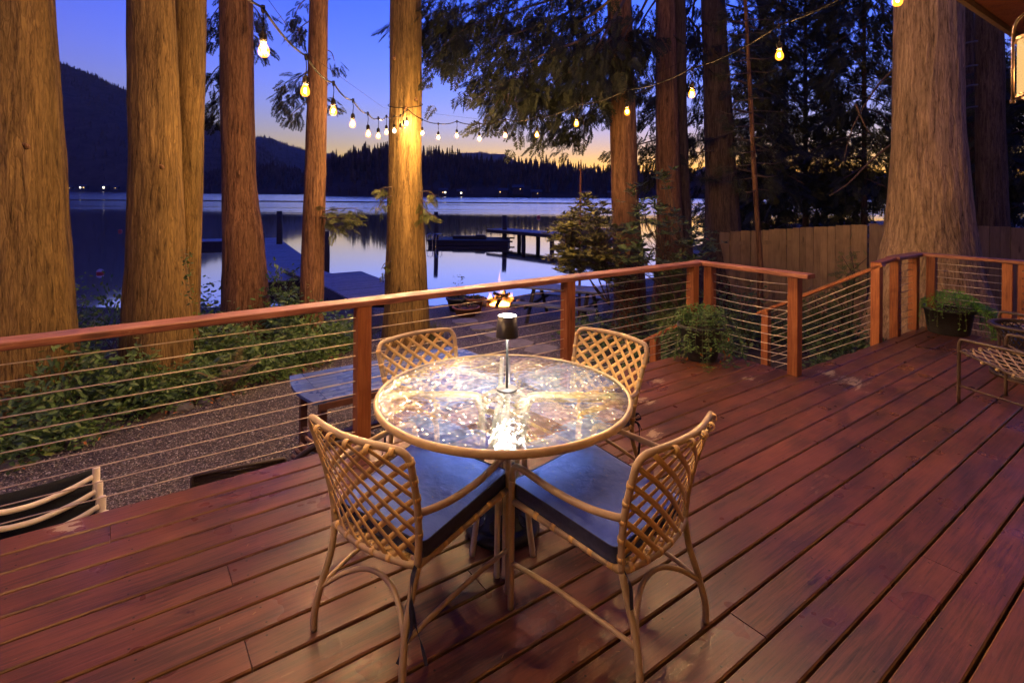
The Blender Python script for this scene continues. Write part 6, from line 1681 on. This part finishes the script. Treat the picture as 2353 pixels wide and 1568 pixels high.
def feathery(label, cs, n_, size, mat, seed):
    r_ = np.random.default_rng(seed); e = empty('feathery_shrub', label, 'shrub', 'feathery green shrubs'); per = n_//len(cs)
    P = np.concatenate([blob_pts(r_, per, c, rad, .15) for c, rad in cs]); D = r_.normal(size=(len(P),3)); D[:,2] = abs(D[:,2])*.8
    V, F_ = scatter(SPRAY_L[0], SPRAY_L[1], frames(P, D, r_.normal(size=(len(P),3))+np.array([0,0,1]), size*r_.uniform(.6,1.2,len(P)))); np_mesh('foliage', V, F_, mat, parent=e, kind='stuff')
    m = MB()
    for c, rad in cs:
        for k in range(3): m.tube([(c[0],c[1],gz(c[0],c[1])), (c[0]+r_.normal()*.06,c[1],c[2]+rad[2]*.4), (c[0]+r_.normal()*.12,c[1],c[2]+rad[2]*.8)], [.014,.010,.004], 5)
    m.obj('stems', M_TWIG, e, True, kind='stuff')
feathery('feathery green shrub behind the corner of the long railing', [((2.75,9.2,-.4),(.42,.5,.75)),((3.1,8.8,-.7),(.45,.45,.75)),((2.5,8.6,-.6),(.35,.4,.45)),((2.9,9.8,0.0),(.35,.5,.6))], 900, .16, M_FEATH, 211)
feathery('tall airy green shrub in front of the fence boards', [((5.75,9.1,-.1),(.30,.3,.85)),((5.45,8.9,-.5),(.42,.4,.65)),((5.1,8.9,-.5),(.5,.4,.55))], 650, .13, M_FEATH, 212)
feathery('low green shrub under the sloping handrail', [((4.5,8.6,-.7),(.5,.4,.65)),((3.95,8.9,-.75),(.45,.4,.7)),((5.0,8.3,-.75),(.5,.4,.5))], 700, .13, M_IVY, 213)
# fallen red leaf on the bank
for (px,py,D,lb) in ((1914,757,7.6,'single red leaf caught in the dark bank beyond the stairs'),(1620,548,8.4,'orange dying leaf on the open rhododendron')):
    me = _lm.copy(); me.materials.append(simple('red leaf',(0.45,0.05,0.03),.5)); o = bpy.data.objects.new('red_leaf', me); C.objects.link(o); o.location = at(px,py,D); o.scale = (.10,.10,.10); o.rotation_euler = (.6,.3,.4); tag(o, lb, 'leaf')

# ---- planters on the deck
def planter(label, p, r0, r1, h, seed):
    e = empty('planter', label, 'planter', 'charcoal planters on the deck', p)
    m = MB(); m.lathe([(.0001,0),(r0*.97,0),(r0,.012),(r1*.97,h*.88),(r1*1.05,h*.88),(r1*1.08,h*.94),(r1*1.06,h),(r1*.98,h),(r1*.93,h*.86),(.0001,h*.84)], 44); m.obj('pot', M_POT, e, True)
    m = MB(); m.lathe([(.0001,h*.85),(r1*.9,h*.87),(r1*.93,h*.9)], 30); m.obj('soil', M_SOIL, e, True)
    return e
VL = (np.array([(0,0,0),(.4,.24,.03),(1,0,-.05),(.4,-.24,.03)]), np.array([(0,1,2),(0,2,3)]))
p1 = planter('round charcoal planter with trailing vines at the inner deck corner', (1.865,5.285,0), .155,.212,.335, 1)
rr_ = random.Random(9); LPs, LDs = [], []; m = MB()
for k in range(58):
    a = 2*PI*k/58+rr_.uniform(-.1,.1); reach = rr_.uniform(.20,.42); Lh = rr_.choice((.1,.2,.3,.42)) if math.sin(a) < .3 else .15
    P = catmull([(.10*math.cos(a),.10*math.sin(a),.31),(.17*math.cos(a),.17*math.sin(a),.40+rr_.uniform(0,.1)),(reach*.8*math.cos(a),reach*.8*math.sin(a),.36),(reach*math.cos(a),reach*math.sin(a),max(.015,.30-Lh*.6)),((reach+.03)*math.cos(a+.06),(reach+.03)*math.sin(a+.06),max(.012,.26-Lh))],5)
    m.tube(P, .0022, 4, caps=False)
    for i in range(2, len(P)):
        for s in (-1,1):
            if rr_.random() < .85: LPs.append(tuple(P[i])); t_ = (P[min(i+1,len(P)-1)]-P[i-1]).normalized(); LDs.append(tuple(t_*.5+Vector((-math.sin(a)*s,math.cos(a)*s,.2+rr_.uniform(-.3,.3)))))
for k in range(480):
    a = rr_.uniform(0,2*PI); q = math.sqrt(rr_.random())*.22; LPs.append((q*math.cos(a),q*math.sin(a),.34+.19*(1-(q/.24)**2)*rr_.uniform(.35,1.05))); LDs.append((math.cos(a)+rr_.gauss(0,.6),math.sin(a)+rr_.gauss(0,.6),rr_.uniform(-.2,.8)))
m.obj('vine_stems', M_STEM, p1, True, kind='stuff')
V, F_ = scatter(VL[0], VL[1], frames(np.array(LPs), np.array(LDs), np.tile([0,-.3,1.],(len(LPs),1))+rng.normal(size=(len(LPs),3))*.3, .036*rng.uniform(.6,1.25,len(LPs)))); np_mesh('foliage', V, F_, M_VINCA, parent=p1, kind='stuff')
for k in range(9):
    a = rr_.uniform(-2.4,-.6); q = rr_.uniform(.24,.34); leaf_obj(M_ORLEAF, p1, (q*math.cos(a),q*math.sin(a),rr_.uniform(.08,.34)), (rr_.gauss(0,.5),rr_.gauss(0,.3),-1), (0,-1,.2), .042)
p2 = planter('wide charcoal planter with a bright green spilling mound at the far corner', (5.16,6.34,0), .20,.245,.30, 2)
LPs, LDs = [], []; m = MB()
for k in range(2300):
    a = rr_.uniform(0,2*PI); q = math.sqrt(rr_.random())*.30; LPs.append((q*math.cos(a)+.03,q*math.sin(a),.29+.20*(1-(q/.34)**2)*rr_.uniform(.5,1.08)-max(0,q-.24)*.6)); LDs.append((math.cos(a)+rr_.gauss(0,.7),math.sin(a)+rr_.gauss(0,.7),rr_.uniform(-.1,.9)))
for k in range(46):
    a = rr_.uniform(-1.25,.25); L_ = rr_.uniform(.12,.40); 
    P = catmull([(.2*math.cos(a),.2*math.sin(a),.36),(.30*math.cos(a),.30*math.sin(a),.34),(.40*math.cos(a)+rr_.uniform(-.03,.06),.38*math.sin(a),.28),(.44*math.cos(a)+rr_.uniform(-.05,.05),.40*math.sin(a),max(.02,.30-L_))],6); m.tube(P,.002,4,caps=False)
    for i in range(3,len(P)):
        for s in range(4): LPs.append(tuple(P[i]+Vector((rr_.gauss(0,.012),rr_.gauss(0,.012),rr_.gauss(0,.01))))); LDs.append((rr_.gauss(0,1),rr_.gauss(0,1),rr_.uniform(-.6,.4)))
for k in range(14):
    a = rr_.uniform(1.6,4.6); P = catmull([(.2*math.cos(a),.2*math.sin(a),.34),(.28*math.cos(a),.28*math.sin(a),.36),(.31*math.cos(a),.31*math.sin(a),rr_.uniform(.1,.28))],5); m.tube(P,.002,4,caps=False)
    for i in range(3,len(P)):
        for s in range(2): LPs.append(tuple(P[i])); LDs.append((rr_.gauss(0,1),rr_.gauss(0,1),rr_.uniform(-.6,.4)))
m.obj('vine_stems', M_STEM, p2, True, kind='stuff')
V, F_ = scatter(VL[0], VL[1], frames(np.array(LPs), np.array(LDs), np.tile([0,-.3,1.],(len(LPs),1))+rng.normal(size=(len(LPs),3))*.3, .026*rng.uniform(.6,1.3,len(LPs)))); np_mesh('foliage', V, F_, M_MOSS, parent=p2, kind='stuff')

# ---- needles and crumbs fallen on the deck, cushions
M_NEED = leaf_mat('fallen needles', (0.30,0.13,0.04), (0.5,0.33,0.14), .6, 0)
nv = np.array([(0,-.06,0),(1,-.03,.03),(1,.03,.03),(0,.06,0)]); nf = np.array([(0,1,2,3)])
P, D = [], []
for k in range(420):
    u = rr_.uniform(-1.5,6); w_ = rr_.uniform(-.2,3.25)
    if u > 4.85 and w_ > 2.3: continue
    q = dk(u,w_,.0015); P.append(tuple(q)); a = rr_.uniform(0,6.28); D.append((math.cos(a),math.sin(a),0))
V, F_ = scatter(nv, nf, frames(np.array(P), np.array(D), np.tile([0,0,1.],(len(P),1)), .014*rng.uniform(.4,1.3,len(P)))); np_mesh('needle_litter', V, F_, M_NEED, kind='stuff', label='fallen cedar needles on the deck boards', category='needles')
P, D = [], []
for k in range(160):
    a = rr_.uniform(0,6.28); q = abs(rr_.gauss(0,.09)); P.append((1.83+q*1.8*math.cos(a), 5.02+q*.45*math.sin(a), .003+rr_.random()*.012)); D.append((math.cos(a*3),math.sin(a*5),rr_.uniform(-.1,.3)))
V, F_ = scatter(SPRAY_L[0], SPRAY_L[1], frames(np.array(P), np.array(D), np.tile([0,0,1.],(len(P),1)), .045*rng.uniform(.5,1.2,len(P)))); np_mesh('leaf_litter', V, F_, M_ORLEAF, kind='stuff', label='orange fallen cedar scraps in front of the trailing planter', category='leaves')
P, D = [], []
for nm, x, y, rz, ties in SEATS[:2]:
    for k in range(26):
        lx, ly = rr_.uniform(-.18,.18), rr_.uniform(-.16,.2); c_, s_ = math.cos(rz), math.sin(rz); P.append((x+lx*c_-ly*s_, y+lx*s_+ly*c_, cush_z(ly)+.0685)); a = rr_.uniform(0,6.28); D.append((math.cos(a),math.sin(a),0))
V, F_ = scatter(nv, nf, frames(np.array(P), np.array(D), np.tile([0,0,1.],(len(P),1)), .012*rng.uniform(.4,1.2,len(P)))); np_mesh('needle_litter', V, F_, simple('pale crumbs',(0.5,0.42,0.28),.7), kind='stuff', label='pale needle crumbs on the two front cushions', category='needles')
# ================================================================== evening haze over the lake
hb = MB(); hb.box((-7000,-60,-8),(7000,5600,1250))
mz = bpy.data.materials.new('evening haze'); mz.use_nodes = True; tz = mz.node_tree
tz.nodes.remove(tz.nodes['Principled BSDF'])
pv = tz.nodes.new('ShaderNodeVolumePrincipled'); pv.inputs['Color'].default_value = (.85,.88,.95,1); pv.inputs['Density'].default_value = 0.00003; pv.inputs['Anisotropy'].default_value = 0.45
tz.links.new(pv.outputs[0], tz.nodes['Material Output'].inputs['Volume'])
hz = hb.obj('haze', mz, None, kind='stuff', label='faint evening haze over the lake and hills', category='haze')
